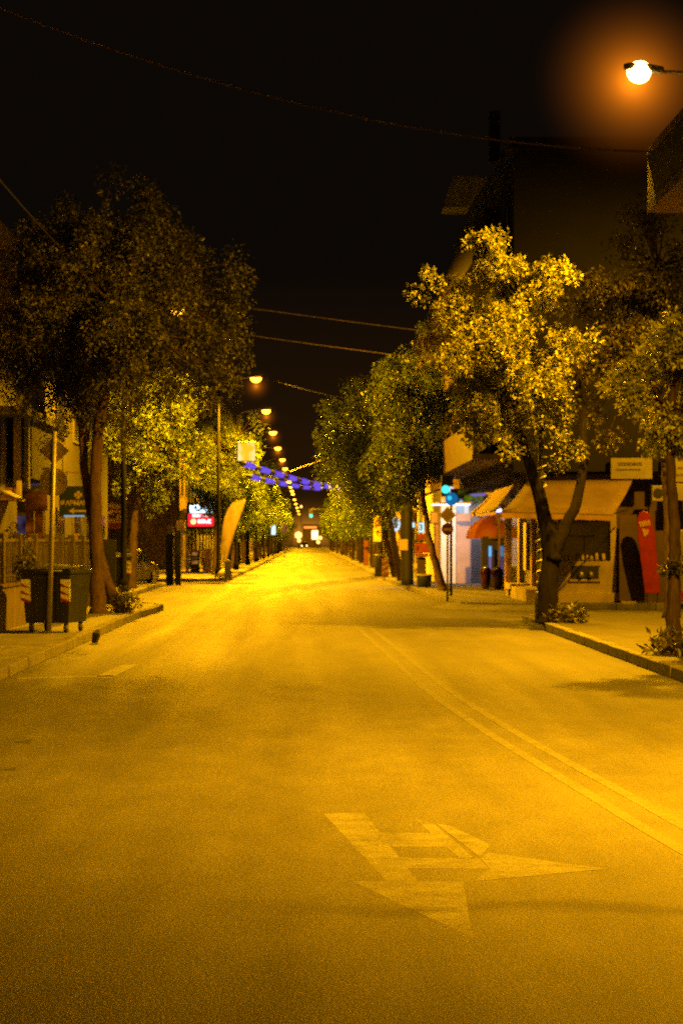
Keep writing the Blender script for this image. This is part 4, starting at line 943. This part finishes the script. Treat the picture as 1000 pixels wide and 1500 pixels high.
def board(name, label, px0, py0, px1, py1, Y, lines, m='offwhite'):
    t = thing(name, label, 'sign', (at((px0+px1)/2, 0, Y).x, Y, at(0, py1, Y).z))
    MB().box((at(px0, 0, Y).x, Y, at(0, py1, Y).z), (at(px1, 0, Y).x, Y+.08, at(0, py0, Y).z)).build('panel', M[m], t, bevel=.008)
    rg = random.Random(int(px0))
    for (y0, y1, a, b, n) in lines: strokes(t, 'lettering', at(a, 0, Y).x, at(b, 0, Y).x, at(0, y1, Y).z, at(0, y0, Y).z, Y-.012, n, M['greytext'], int(y0))
    return t
bd = board('shop_signboard', 'white signboard with two lines of dark lettering above the red banner', 894, 671, 954.5, 701.5, 58.2, [(677, 682, 905, 940, 14), (686.5, 689, 902, 938, 16)])
board('shop_signboard', 'white signboard with grey lines at the right edge above the pale panel', 986, 664, 1020, 706, 58.2, [(672, 675, 992, 1014, 9), (684, 687, 992, 1012, 9), (694, 697, 990, 1014, 9)])
board('plain_panel', 'pale blank fascia panel at the right edge beside the air conditioner', 984, 708, 1030, 733, 58.2, [])
board('door_leaf', 'narrow pale shutter strip between the two white signboards', 968, 672, 975.5, 704, 58.25, [])
t = thing('air_conditioner', 'white wall air conditioner unit with a dark grille below the signboards', 'air conditioner', (at(962, 0, 58).x, 58.1, 2.9))
a, b = at(954, 734, 58.0), at(971.5, 711, 58.0)
MB().box((a.x, 58.0, a.z), (b.x, 58.35, b.z)).build('casing', M['offwhite'], t, bevel=.015)
MB().tube([(a.x+.16, 57.985, (a.z+b.z)/2), (a.x+.16, 57.999, (a.z+b.z)/2)], .13, 18).build('fan_grille', M['iron'], t)
MB().tube([(b.x, 58.2, a.z+.1), (b.x+.08, 58.2, a.z+.2), (b.x+.06, 58.3, b.z+.2)], .02, 6).build('pipe', M['offwhite'], t)
# white van at right edge
t = thing('white_canopy_stall', 'white slanted stall side with a red mark at the right edge', 'stall', (at(995, 0, 52).x, 53, .15))
MB().prism([at(983, 776, 53), at(1040, 776, 53), at(1060, 888, 53), at(985, 884, 53), at(984, 820, 53)], (0, 1.2, 0)).build('side_panel', M['offwhite'], t, bevel=.02)
MB().box((at(994, 0, 53).x, 52.97, at(0, 880, 53).z), (at(1030, 0, 53).x, 52.998, at(0, 866, 53).z)).build('red_mark', M['red'], t)
MB().box((at(984, 0, 53).x, 53.1, .15), (at(1050, 0, 53).x, 54, at(0, 884.5, 53).z)).build('base', M['iron'], t)

# ------------------------------------------------------------------ right: white lit shop further on
t = thing('white_shop_building', 'building with a white lit pillar, pinkish wall and grey roller shutter', 'building', (6, 86, .15))
YW = 86.0
def wx(px): return at(px, 0, YW).x
def wz(py): return at(0, py, YW).z
MB().box((wx(645), YW+.02, .15), (13, 104, 3.75)).build('ground_floor', M['palewall'], t)
MB().box((wx(641), YW-.4, 3.76), (13, 104, 10.5)).build('upper_wall', M['ochre'], t)
pn = MB().box((wx(645.5), YW-.08, .15), (wx(667), YW+.015, wz(729))).build('white_pillar', mat('white_cladding', (.80, .79, .80), .4, .08, 2), t)
for k in range(4):
    zc = [wz(742), wz(770), wz(800), wz(831)][k]
MB().box((wx(667.2), YW-.03, .15), (wx(689.5), YW+.018, wz(752))).build('pink_panel', M['pink'], t)
sh = MB().box((wx(690), YW-.14, .15), (wx(712), YW-.02, wz(790)))
for k in range(14): sh.box((wx(690)+.01, YW-.155, .2+.105*k), (wx(712)-.01, YW-.139, .26+.105*k))
sh.build('roller_shutter', M['shutter'], t)
MB().box((wx(667.2), YW-.05, wz(751.5)), (wx(679), YW-.004, wz(733))).build('lit_panel', glow_var('pale_blue_panel', ((.35, .5, .8), (.6, .75, .95)), .8, 2.0), t)
MB().box((wx(679.3), YW-.06, wz(752)), (wx(686), YW-.004, wz(731))).build('lit_panel', M['white_lit'], t)
for yy in (87, 92, 97):
    fr = MB().box((wx(641)-.05, yy, 4.6), (wx(641)-.001, yy+2, 6.4)).build('window', M['frame'], t); MB().box((wx(641)-.065, yy+.1, 4.7), (wx(641)-.051, yy+1.9, 6.3)).build('pane', M['glass'], fr)
for xx in (5.5, 7.2, 9.0):
    fr = MB().box((xx, YW-.45, 4.6), (xx+1.1, YW-.401, 6.2)).build('window', M['frame'], t); MB().box((xx+.08, YW-.465, 4.68), (xx+1.02, YW-.451, 6.12)).build('pane', M['glass'], fr)
MB().box((wx(641)-.2, YW-.6, 10.501), (13.2, 104, 10.8)).build('roof', M['grey'], t)
# scalloped blue canopy and light
t = thing('scalloped_canopy', 'blue scalloped canopy edge above the white lit pillar', 'canopy', (5.7, 84.8, 3.3))
rows0 = []; rows1 = []
for k in range(41):
    xx = wx(656)+(wx(704)-wx(656))*k/40; s = abs(math.sin(k*math.pi/13.3)); rows0.append(Vector((xx, 84.9, wz(727)))); rows1.append(Vector((xx, 84.85, wz(729)-.32*s)))
MB().grid([rows0, rows1]).build('valance', M['bluecanvas'], t)
MB().grid([[v+Vector((0, 1.0, .22)) for v in rows0], rows0]).build('top', M['bluecanvas'], t)
d = bpy.data.lights.new('shop_tube_light', 'AREA'); d.energy = 55; d.color = (.93, .86, 1.0); d.shape = 'RECTANGLE'; d.size = 1.5; d.size_y = .25
o = bpy.data.objects.new('shop_tube_light', d); C.objects.link(o); o.location = (5.35, 83.9, 3.05); o.rotation_euler = (R(28), 0, 0)
tl = thing('tube_light', 'fluorescent tube fitting under the blue scalloped canopy', 'light fitting', (5.35, 84.2, 3.12))
MB().box((4.6, 84.1, 3.12), (6.1, 84.3, 3.2)).build('fitting', M['white'], tl); MB().tube([(4.65, 84.2, 3.105), (6.05, 84.2, 3.105)], .018, 8).build('tube', M['neon_white'], tl)
# dark-red domed awning
t = thing('dome_awning', 'dark red and orange domed awning over the shop door', 'awning', (6.0, 78, 2))
cx0, cx1 = at(689, 0, 77).x, at(737, 0, 77).x; zb, zt = at(0, 789, 77).z, at(0, 753, 77).z
for s0, s1, m in ((0, .45, 'orange'), (.45, 1.0, 'darkred')):
    rows = []
    for i in range(7):
        u = i/6*math.pi/2; row = []
        for k in range(7):
            v = (s0+(s1-s0)*k/6)*math.pi*.75; xx = cx1-(cx1-cx0)*math.sin(max(v, .001) if v < math.pi/2 else math.pi/2)*(math.cos(u)) if False else cx1-(cx1-cx0)*math.cos(u)*math.sin(math.pi/2*(1-.9*(s0+(s1-s0)*k/6)))
            row.append(Vector((xx, 79.4-1.9*math.cos(u)*math.sin(math.pi/2*(s0+(s1-s0)*k/6)), zb+(zt-zb)*math.sin(u))))
        rows.append(row)
    MB().grid(rows).build('panel', M[m], t, True)
MB().tube([at(690, 752, 80.5), at(716, 763, 78.5), at(737, 772, 77)], .03, 6).tube([at(690, 740, 81), at(700, 735, 82)], .02, 6).build('frame_bar', M['dark_metal'], t)
# neon tubes, purple sign, vases, door
t = thing('neon_doorway', 'dark doorway framed by two blue neon tubes', 'doorway', (6.35, 77.2, .15))
MB().box((at(705, 0, 78).x, 77.6, .15), (at(738, 0, 78).x, 78.2, at(0, 786, 78).z)).build('door', M['iron'], t)
for px in (717.5, 737.0):
    MB().tube([(at(px, 0, 77.4).x, 77.45, at(0, 845, 77.4).z), (at(px, 0, 77.4).x, 77.45, at(0, 815, 77.4).z)], .045, 8).build('neon_tube', glow('dim_violet_tube', (.28, .22, .55), .55), t)
    MB().tube([(at(px, 0, 77.4).x, 77.45, at(0, 815, 77.4).z), (at(px, 0, 77.4).x, 77.45, at(0, 800, 77.4).z)], .05, 8).build('neon_tube', glow('blue_white_tube', (.15, .5, .95), 1.0), t)
for i, (px, py, yy, lab) in enumerate(((711, 857, 76.0, 'dark glazed vase left of the neon doorway'), (728, 861, 74.2, 'dark glazed vase right before the neon doorway'))):
    p = at(px, py, yy); t = thing('floor_vase', lab, 'vase', (p.x, yy, .15), 'dark vases at the neon doorway')
    MB().lathe((p.x, yy, .15), [(.10, 0), (.12, .05), (.17, .35), (.20, .6), (.16, .68)], 14).build('body', M['vase'], t, True)
    MB().lathe((p.x, yy, .83), [(.17, 0), (.10, .06), (.02, .09)], 12).build('pebbles', M['chrome'], t, True)
t = thing('neon_figure_sign', 'crooked purple-white neon sign beside the domed awning', 'sign', tuple(at(727, 742, 72)))
P = [at(723, 735, 72), at(728, 733, 72), at(725, 739, 72), at(729, 742, 72), at(722, 748, 72), at(734, 747, 72)]
MB().tube(smooth_curve(P, 4), .05, 8).build('tube', M['neon_white'], t, True); MB().box((at(721, 0, 72).x, 72.08, at(0, 751, 72).z), (at(735, 0, 72).x, 72.14, at(0, 749.4, 72).z)).build('base', M['neon_purple'], t)
t = thing('neon_strip', 'thin purple lit strip above the grey roller shutter', 'light', tuple(at(702, 722, 80)))
MB().prism([at(687, 724, 80), at(711, 722, 80), at(711, 726, 80), at(694, 727, 80)], (0, .1, 0)).build('strip', glow('dim_purple_strip', (.30, .18, .62), .7), t); MB().tube([at(699, 727, 80.05), at(706, 737, 82)], .02, 6).build('bracket', M['dark_metal'], t)
# sign post: traffic light, priority diamond, no-entry
YS = 61.5
x0 = at(655, 0, YS).x
t = thing('no_entry_sign', 'thin pole with a gold diamond sign over a round dark red no-entry sign', 'traffic sign', (x0, YS, .15))
MB().tube([(x0, YS, .1), (x0, YS, at(0, 765, YS).z)], .03, 8).build('pole', M['steel'], t, True)
zd = at(0, 754.5, YS).z
MB().prism([(x0-.235, YS-.035, zd), (x0, YS-.035, zd-.235), (x0+.235, YS-.035, zd), (x0, YS-.035, zd+.235)], (0, .012, 0)).build('diamond_plate', M['white'], t)
MB().prism([(x0-.17, YS-.045, zd), (x0, YS-.045, zd-.17), (x0+.17, YS-.045, zd), (x0, YS-.045, zd+.17)], (0, .009, 0)).build('diamond_centre', M['gold'], t)
MB().tube([(x0, YS, at(0, 766, YS).z), (x0, YS, zd)], .025, 8).build('upper_pole', M['steel'], t)
pl = MB().tube([(x0, YS-.04, at(0, 775, YS).z), (x0, YS-.02, at(0, 775, YS).z)], .165, 26).build('plate', M['darkred'], t)
MB().box((x0-.11, YS-.05, at(0, 777.5, YS).z), (x0+.11, YS-.041, at(0, 773.5, YS).z)).build('bar', M['gold'], pl)
t = thing('pedestrian_signal', 'teal glowing signal head above the white pillar', 'traffic light', (at(656, 0, 66).x, 66, .15))
p = at(653, 717, 66)
MB().tube([(p.x+.15, 66.1, .1), (p.x+.15, 66.1, p.z+.3)], .04, 8).build('pole', M['dark_metal'], t, True)
h = MB().box((p.x-.14, 65.95, p.z-.2), (p.x+.2, 66.2, p.z+.42)).build('housing', M['iron'], t, bevel=.02)
MB().tube([(p.x-.02, 65.92, p.z), (p.x-.02, 65.948, p.z)], .12, 16).build('green_lens', M['teal_lit'], h)
MB().prism([(p.x+.1, 65.92, p.z-.12), (p.x+.22, 65.92, p.z-.18), (p.x+.22, 65.92, p.z+.06), (p.x+.1, 65.92, p.z+.1)], (0, .02, 0)).build('side_light', M['white_lit'], h)
t = thing('blue_direction_sign', 'round blue mandatory sign under the teal signal head', 'traffic sign', (at(662, 0, 66).x, 65.8, .15))
p = at(661, 731, 65.8)
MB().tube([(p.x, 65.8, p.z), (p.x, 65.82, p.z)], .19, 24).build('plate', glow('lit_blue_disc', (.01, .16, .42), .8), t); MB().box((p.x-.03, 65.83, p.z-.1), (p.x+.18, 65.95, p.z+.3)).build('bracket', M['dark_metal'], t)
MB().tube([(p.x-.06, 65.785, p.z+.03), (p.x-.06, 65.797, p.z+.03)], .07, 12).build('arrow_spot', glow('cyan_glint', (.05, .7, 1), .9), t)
# things among the right trunks
def simple_sign(name, label, cat, px0, py0, px1, py1, Y, m, post=True, shape='box', th=.1):
    cx = at((px0+px1)/2, 0, Y).x; t = thing(name, label, cat, (cx, Y, .15)); za, zb = at(0, py1, Y).z, at(0, py0, Y).z; xa, xb = at(px0, 0, Y).x, at(px1, 0, Y).x
    if shape == 'oval':
        pts = [(cx+(xb-xa)/2*math.cos(a), Y, (za+zb)/2+(zb-za)/2*math.sin(a)) for a in np.linspace(0, 2*math.pi, 24, endpoint=False)]
        MB().prism(pts, (0, th, 0)).build('face', M[m], t)
        pts = [(cx+((xb-xa)/2+.03)*math.cos(a), Y+.02, (za+zb)/2+((zb-za)/2+.03)*math.sin(a)) for a in np.linspace(0, 2*math.pi, 24, endpoint=False)]
        MB().prism(pts, (0, th, 0)).build('case', M['dark_metal'], t)
    else:
        MB().box((xa, Y, za), (xb, Y+.02, zb)).build('face', M[m], t); MB().box((xa-.03, Y+.021, za-.03), (xb+.03, Y+th+.04, zb+.03)).build('case', M['dark_metal'], t, bevel=.01)
    if post: MB().tube([(cx, Y+.1, .1), (cx, Y+.1, za)], .04, 8).build('post', M['dark_metal'], t)
    return t
s = simple_sign('poster_sign', 'yellow panel with a red roundel among the right trunks', 'sign', 547, 755, 558, 791, 106, 'yellow')
MB().tube([(at(554.5, 0, 106).x, 105.97, at(0, 776, 106).z), (at(554.5, 0, 106).x, 105.99, at(0, 776, 106).z)], .13, 14).build('roundel', M['pink'], s); MB().box((at(547, 0, 106).x, 105.97, at(0, 793, 106).z), (at(558, 0, 106).x, 105.995, at(0, 788.5, 106).z)).build('pink_strip', M['pink'], s); MB().box((at(549, 0, 106).x, 105.97, at(0, 770, 106).z), (at(558, 0, 106).x, 105.995, at(0, 767.5, 106).z)).build('red_strip', M['red'], s)
simple_sign('oval_shop_sign', 'oval cool white lit shop sign among the right trunks', 'sign', 573, 757.5, 586, 778.5, 109, 'oval_lit', False, 'oval')
simple_sign('pale_pillar_sign', 'tall pale strip below the oval white sign', 'sign', 580, 750, 586, 815, 109.6, 'pink', False)
s = simple_sign('teal_shop_sign', 'pale cyan lit shop sign with a teal glyph behind the right trunks', 'sign', 613, 765.5, 625.5, 780, 96, 'cyan_lit', False)
text('lettering', '3', .34, mat('teal_letter', (.0, .16, .15), .5, .1), s, (at(616, 0, 96).x, 95.985, at(0, 773, 96).z), depth=.006, bold=.01)
simple_sign('small_lit_sign', 'slanting pale cyan lit panel beside the yellow facade strip', 'sign', 630.5, 767, 637.5, 784, 95, 'cyan_lit', False)
simple_sign('small_lit_sign', 'small pale cyan lit panel left of the teal glyph sign', 'sign', 600, 765.5, 607, 772.5, 97, 'cyan_lit', False)
simple_sign('yellow_shop_sign', 'yellow panel on the facade left of the white pillar', 'sign', 631, 750.5, 645, 766, 88, 'yellow', False)
simple_sign('yellow_strip_sign', 'tall yellow wall strip along the left side of the white pillar', 'sign', 637, 768, 645, 848, 87.5, 'gold', False)
simple_sign('pinned_notice', 'pinkish square notice on the dark post among the right trunks', 'notice', 584, 790, 597, 806, 81, 'pink', False, 'box', .02)
t = thing('dark_post', 'stout dark post carrying a pinkish notice among the right trunks', 'post', (at(595, 0, 82).x, 82, .15))
MB().lathe((at(597, 0, 82).x, 82, .15), [(.22, 0), (.2, .3), (.17, 2.0), (.12, 5.5)], 12).build('pole', M['iron'], t, True); MB().box((at(587, 0, 82).x, 81.9, .15), (at(592, 0, 82).x, 82.1, 2.8)).build('side_post', M['iron'], t)
t = thing('newspaper_kiosk', 'orange-red cabinet on a dark stand behind the leaning tree', 'kiosk', (at(618, 0, 80).x, 80, .15))
MB().box((at(608, 0, 80).x, 80, at(0, 810, 80).z), (at(628, 0, 80).x, 80.5, at(0, 794.5, 80).z)).build('cabinet', M['orange_red'], t, bevel=.02)
MB().box((at(606, 0, 80).x, 79.95, at(0, 794, 80).z), (at(629, 0, 80).x, 80.6, at(0, 791, 80).z)).build('lid', M['iron'], t); MB().box((at(609, 0, 80).x, 79.97, at(0, 815.5, 80).z), (at(627, 0, 80).x, 80.5, at(0, 811, 80).z)).build('lower_shelf', M['orange'], t)
MB().box((at(612, 0, 80).x, 80.1, at(0, 790.8, 80).z), (at(627, 0, 80).x, 80.4, at(0, 782, 80).z)).build('header', M['orange_red'], t)
MB().box((at(611, 0, 80).x, 80.1, .15), (at(624, 0, 80).x, 80.4, at(0, 816, 80).z)).build('stand', M['brown'], t)
MB().box((at(610, 0, 80).x, 79.985, at(0, 806, 80).z), (at(612, 0, 80).x, 79.999, at(0, 800, 80).z)).build('handle', M['iron'], t)
def litter(label, px, py, Y, r, h):
    p = at(px, py, Y); t = thing('litter_bin', label, 'bin', (p.x, Y, .15))
    MB().lathe((p.x, Y, .15), [(r*.85, 0), (r, h*.9), (r*1.05, h)], 14).build('body', M['blue'], t, True); MB().lathe((p.x, Y, .15+h), [(r*1.1, 0), (r*1.1, .04), (r*.8, .06)], 14).build('rim', M['offwhite'], t, True)
litter('blue litter bin beside the crooked right tree', 555, 845, 102, .22, .95)
litter('short blue litter bin at the foot of the orange kiosk', 621, 862, 78.5, .26, .40)
tb = thing('striped_barrier', 'short barrier with orange hazard stripes beside the blue litter bin', 'barrier', (at(563, 0, 100).x, 100, .15))
MB().box((at(559, 0, 100).x, 100, .15), (at(569, 0, 100).x, 100.1, 1.0)).build('board', M['orange'], tb)
st = MB()
for k in range(3): st.prism([(at(559.5, 0, 100).x, 99.985, .3+.25*k), (at(568.5, 0, 100).x, 99.985, .42+.25*k), (at(568.5, 0, 100).x, 99.985, .5+.25*k), (at(559.5, 0, 100).x, 99.985, .38+.25*k)], (0, .012, 0))
st.build('stripe', M['offwhite'], tb)
simple_sign('orange_pillar', 'slim orange lit strip far along the right trunks', 'sign', 533, 792, 539, 828, 140, 'orange', False)

# ------------------------------------------------------------------ right near building with balconies
t = thing('balcony_building', 'near right building whose lit balcony edges jut in at the upper right', 'building', (8, 25, .15))
MB().box((7.75, -5, .15), (16, 38.7, 14.5)).build('wall', M['cream'], t)
for fl in range(2):
    z = 4.4+2.95*fl
    bl = MB().box((5.78, 20, z), (7.748, 38.4, z+.16)).build('balcony', M['brownwall'], t)
    MB().box((5.79, 20, z+.161), (5.86, 38.4, z+.95)).box((5.861, 38.32, z+.161), (7.74, 38.39, z+.95)).build('parapet', M['unlit_black'], bl)  # parapet coloured near black so slab and handrail read as lit edges
    MB().box((5.76, 20, z+.951), (5.90, 38.4, z+1.06)).build('handrail', M['brownwall'], bl)
    for yy in (22, 27, 32, 36.2):
        fr = MB().box((7.69, yy, z+.2), (7.749, yy+1.6, z+2.3)).build('window', M['frame'], t); MB().box((7.67, yy+.1, z+.3), (7.689, yy+1.5, z+2.2)).build('pane', M['glass'], fr)
MB().box((7.5, -5.2, 14.501), (16.1, 38.9, 14.8)).build('roof', M['grey'], t)

# ------------------------------------------------------------------ left near house with porch
t = thing('porch_house', 'left house with a pale column, balcony and dark window behind the garden fence', 'building', (-8, 50, .15))
MB().box((-16, 46, .15), (-7.4, 57.5, 9.5)).build('wall', M['brownwall'], t)
MB().box((at(-40, 0, 52).x, 50.8, at(0, 716, 52).z-.28), (at(27, 0, 52).x, 52.4, at(0, 716, 52).z)).build('balcony', M['terracotta'], t)
for px, w_, m in ((21, 11, 'cream'), (37, 6, 'grey'), (2, 7, 'grey')):
    MB().box((at(px, 0, 52).x, 51.9, at(0, 716, 52).z), (at(px+w_, 0, 52).x, 52.2, at(0, 612, 52).z)).build('column', M[m], t)
MB().box((-7.39, 52.4, at(0, 700, 52).z), (-6.4, 57.2, at(0, 612, 52).z)).build('bay', M['soot'], t)  # 'soot' is the near-black tone, unlit darkness in the colour
MB().box((at(-50, 0, 52).x, 50.5, at(0, 612, 52).z), (at(50, 0, 52).x, 57.6, at(0, 600, 52).z)).build('roof_slab', M['grey'], t)
wnn = MB().box((-7.38, 50.2, 1.4), (-7.34, 52.2, 2.7)).build('window', M['frame'], t); MB().box((-7.339, 50.3, 1.5), (-7.325, 52.1, 2.6)).build('pane', M['glass'], wnn)
MB().box((at(26, 0, 51).x, 50.85, at(0, 730, 51).z), (at(31.5, 0, 51).x, 51.1, at(0, 704, 51).z)).build('corner_post', M['cream'], t)
t = thing('entrance_awning', 'small awning with a bright pale front edge at the left edge of the photo', 'awning', (-6.5, 46, 2.6))
MB().prism([at(-40, 706, 47.4), at(2, 716, 47.4), at(36, 733, 46.2), at(-10, 728, 46.2)], (0, 0, .04)).build('canvas', M['brown'], t)
MB().prism([at(4, 719, 46.2), at(14, 719, 46.2), at(37, 732, 46.2), at(35, 734.5, 46.2)], (0, .06, 0)).build('front_edge', M['white'], t); MB().tube([at(5, 721, 46.3), at(-5, 740, 47.4)], .02, 6).build('arm', M['dark_metal'], t)
# shop behind pharmacy sign
t = thing('pharmacy_building', 'dark left building behind the pharmacy sign with a dim purple window', 'building', (-9, 70, .15))
MB().box((-16, 66.3, .15), (-7.7, 87, 8.5)).build('wall', M['soot'], t)  # 'soot' is the near-black tone, unlit darkness in the colour
fr = MB().box((-9.1, 66.2, 1.6), (-8.0, 66.299, 2.6)).build('window', M['frame'], t); MB().box((-9.0, 66.18, 1.7), (-8.1, 66.199, 2.5)).build('pane', M['dimpurple'], fr)
fr = MB().box((-8.9, 66.2, 3.3), (-7.75, 66.299, 4.2)).build('window', M['frame'], t); MB().box((-8.8, 66.18, 3.4), (-7.8, 66.199, 4.1)).build('pane', M['dimpurple'], fr)
for yy in (69, 74, 79, 83):
    for z in (1.0, 5.0):
        fr = MB().box((-7.699, yy, z), (-7.64, yy+2, z+1.8)).build('window', M['frame'], t); MB().box((-7.639, yy+.1, z+.1), (-7.62, yy+1.9, z+1.7)).build('pane', M['glass'], fr)
MB().box((-16.1, 66.1, 8.501), (-7.5, 87.1, 8.75)).build('roof', M['grey'], t)
# shop block behind neon sign and the far terraces
def block(label, x0, x1, y0, y1, h, m, side, seed):
    rg = random.Random(seed); t = thing('street_building', label, 'building', ((x0+x1)/2, (y0+y1)/2, .15), 'buildings behind the far tree rows')
    MB().box((x0, y0, .15), (x1, y1, h)).build('wall', M[m], t)
    MB().box((x0-.15, y0-.05, h+.001), (x1+.15, y1+.05, h+.25)).build('roof', M['grey'], t)
    xf = x1 if side < 0 else x0; s = 1 if side < 0 else -1
    n = max(2, int((y1-y0)/4)); fm = MB(); 
    for fl in range(int((h-1)/3)):
        for k in range(n):
            yy = y0+.8+k*(y1-y0-1)/n; z = .4+3*fl
            a, b = sorted((xf, xf+s*.05)); fr = MB().box((a+s*.001, yy, z+(.0 if fl == 0 else .8)), (b, yy+1.8, z+2.3)).build('window', M['frame'], t)
            a, b = sorted((xf+s*.051, xf+s*.065)); MB().box((a, yy+.1, z+(.1 if fl == 0 else .9)), (b, yy+1.7, z+2.2)).build('pane', M['glass'], fr)
        if fl:
            a, b = sorted((xf+s*.07, xf+s*.9)); bl = MB().box((a, y0+.4, 3*fl+.4), (b, y1-.4, 3*fl+.55)).build('balcony', M['cream'], t)
            a, b = sorted((xf+s*.85, xf+s*.9)); MB().box((a, y0+.4, 3*fl+.551), (b, y1-.4, 3*fl+1.4)).build('parapet', M[m], bl)
    return t
spec = []
y = 124
mats = ['brownwall', 'grey', 'cream', 'ochre']
adj = {'brownwall': 'brown', 'grey': 'grey', 'cream': 'cream', 'ochre': 'ochre'}
for i in range(8):
    ln = 20+rnd.random()*12; spec.append((-1, y, y+ln-.5, rnd.choice((7, 10, 13)), mats[(i) % 4])); y += ln
y = 104.5
for i in range(9):
    ln = 20+rnd.random()*12; spec.append((1, y, y+ln-.5, rnd.choice((7, 10, 13)), mats[(i+2) % 4])); y += ln
ordw = ['nearest', 'second nearest', 'third nearest', 'fourth nearest', 'fifth nearest', 'sixth nearest', 'seventh nearest', 'eighth nearest', 'farthest']
cnt = {-1: 0, 1: 0}
for i, (s, y0, y1, h, m) in enumerate(spec):
    x0, x1 = ((-16, -7.0) if s < 0 else (6.6, 16)); k = cnt[s]; cnt[s] += 1
    block('%s building behind the far %s tree row, %s' % (adj[m], 'left' if s < 0 else 'right', ordw[k]), x0, x1, y0, y1, h, m, s, i)

# ------------------------------------------------------------------ overhead cables
def cable(label, P, Q, sag, r, m='wire'):
    pts = [P.lerp(Q, i/32) - Vector((0, 0, sag*4*(i/32)*(1-i/32))) for i in range(33)]
    o = MB().tube(pts, r, 6).build('overhead_cable', M[m], smooth=True)
    return tag(o, label, 'cable', 'overhead cables')
cable('thick sagging cable across the top of the photo passing under the near lamp', at(-60, -12, 31), at(1060, 222, 36), .62, .016, 'wire_black')
cable('short steep cable entering at the left edge above the dark tree', at(-20, 240, 42), at(120, 395, 50), .05, .016)
cable('upper of two straight cables between the left and right trees', at(230, 432, 56), at(760, 502, 52), 0.03, .009, 'wire_mid')
cable('lower brighter cable between the left and right trees', at(230, 470, 55), at(745, 540, 45.8), .05, .009, 'wire_bright')
cable('faint far cable running from the first clear left lamp to the right trees', at(364, 545, 101), at(540, 590, 98), .12, .015)
cable('faint slanting cable just above the garland', at(425, 690, 150), at(520, 655, 150), .05, .025, 'wire_bright')

# ------------------------------------------------------------------ camera and render settings
cam = bpy.data.cameras.new('camera'); co = bpy.data.objects.new('camera', cam); C.objects.link(co)
co.location = (0, 0, CH); co.rotation_euler = (R(90), 0, 0)
cam.sensor_fit = 'VERTICAL'; cam.sensor_height = 36; cam.sensor_width = 24; cam.lens = FPX/1500*36
cam.shift_x = (500-VX)/1500; cam.shift_y = -(750-VY)/1500
cam.clip_start = .1; cam.clip_end = 3000
cam.dof.use_dof = True; cam.dof.focus_distance = 10.5; cam.dof.aperture_fstop = 7.0
scene.camera = co
scene.view_settings.view_transform = 'Standard'; scene.view_settings.look = 'None'; scene.view_settings.exposure = 0
scene.render.engine = 'CYCLES'
scene.cycles.use_denoising = False; scene.cycles.use_adaptive_sampling = False
scene.cycles.max_bounces = 5; scene.cycles.diffuse_bounces = 3; scene.cycles.glossy_bounces = 2; scene.cycles.transmission_bounces = 3
scene.cycles.sample_clamp_indirect = 3.0
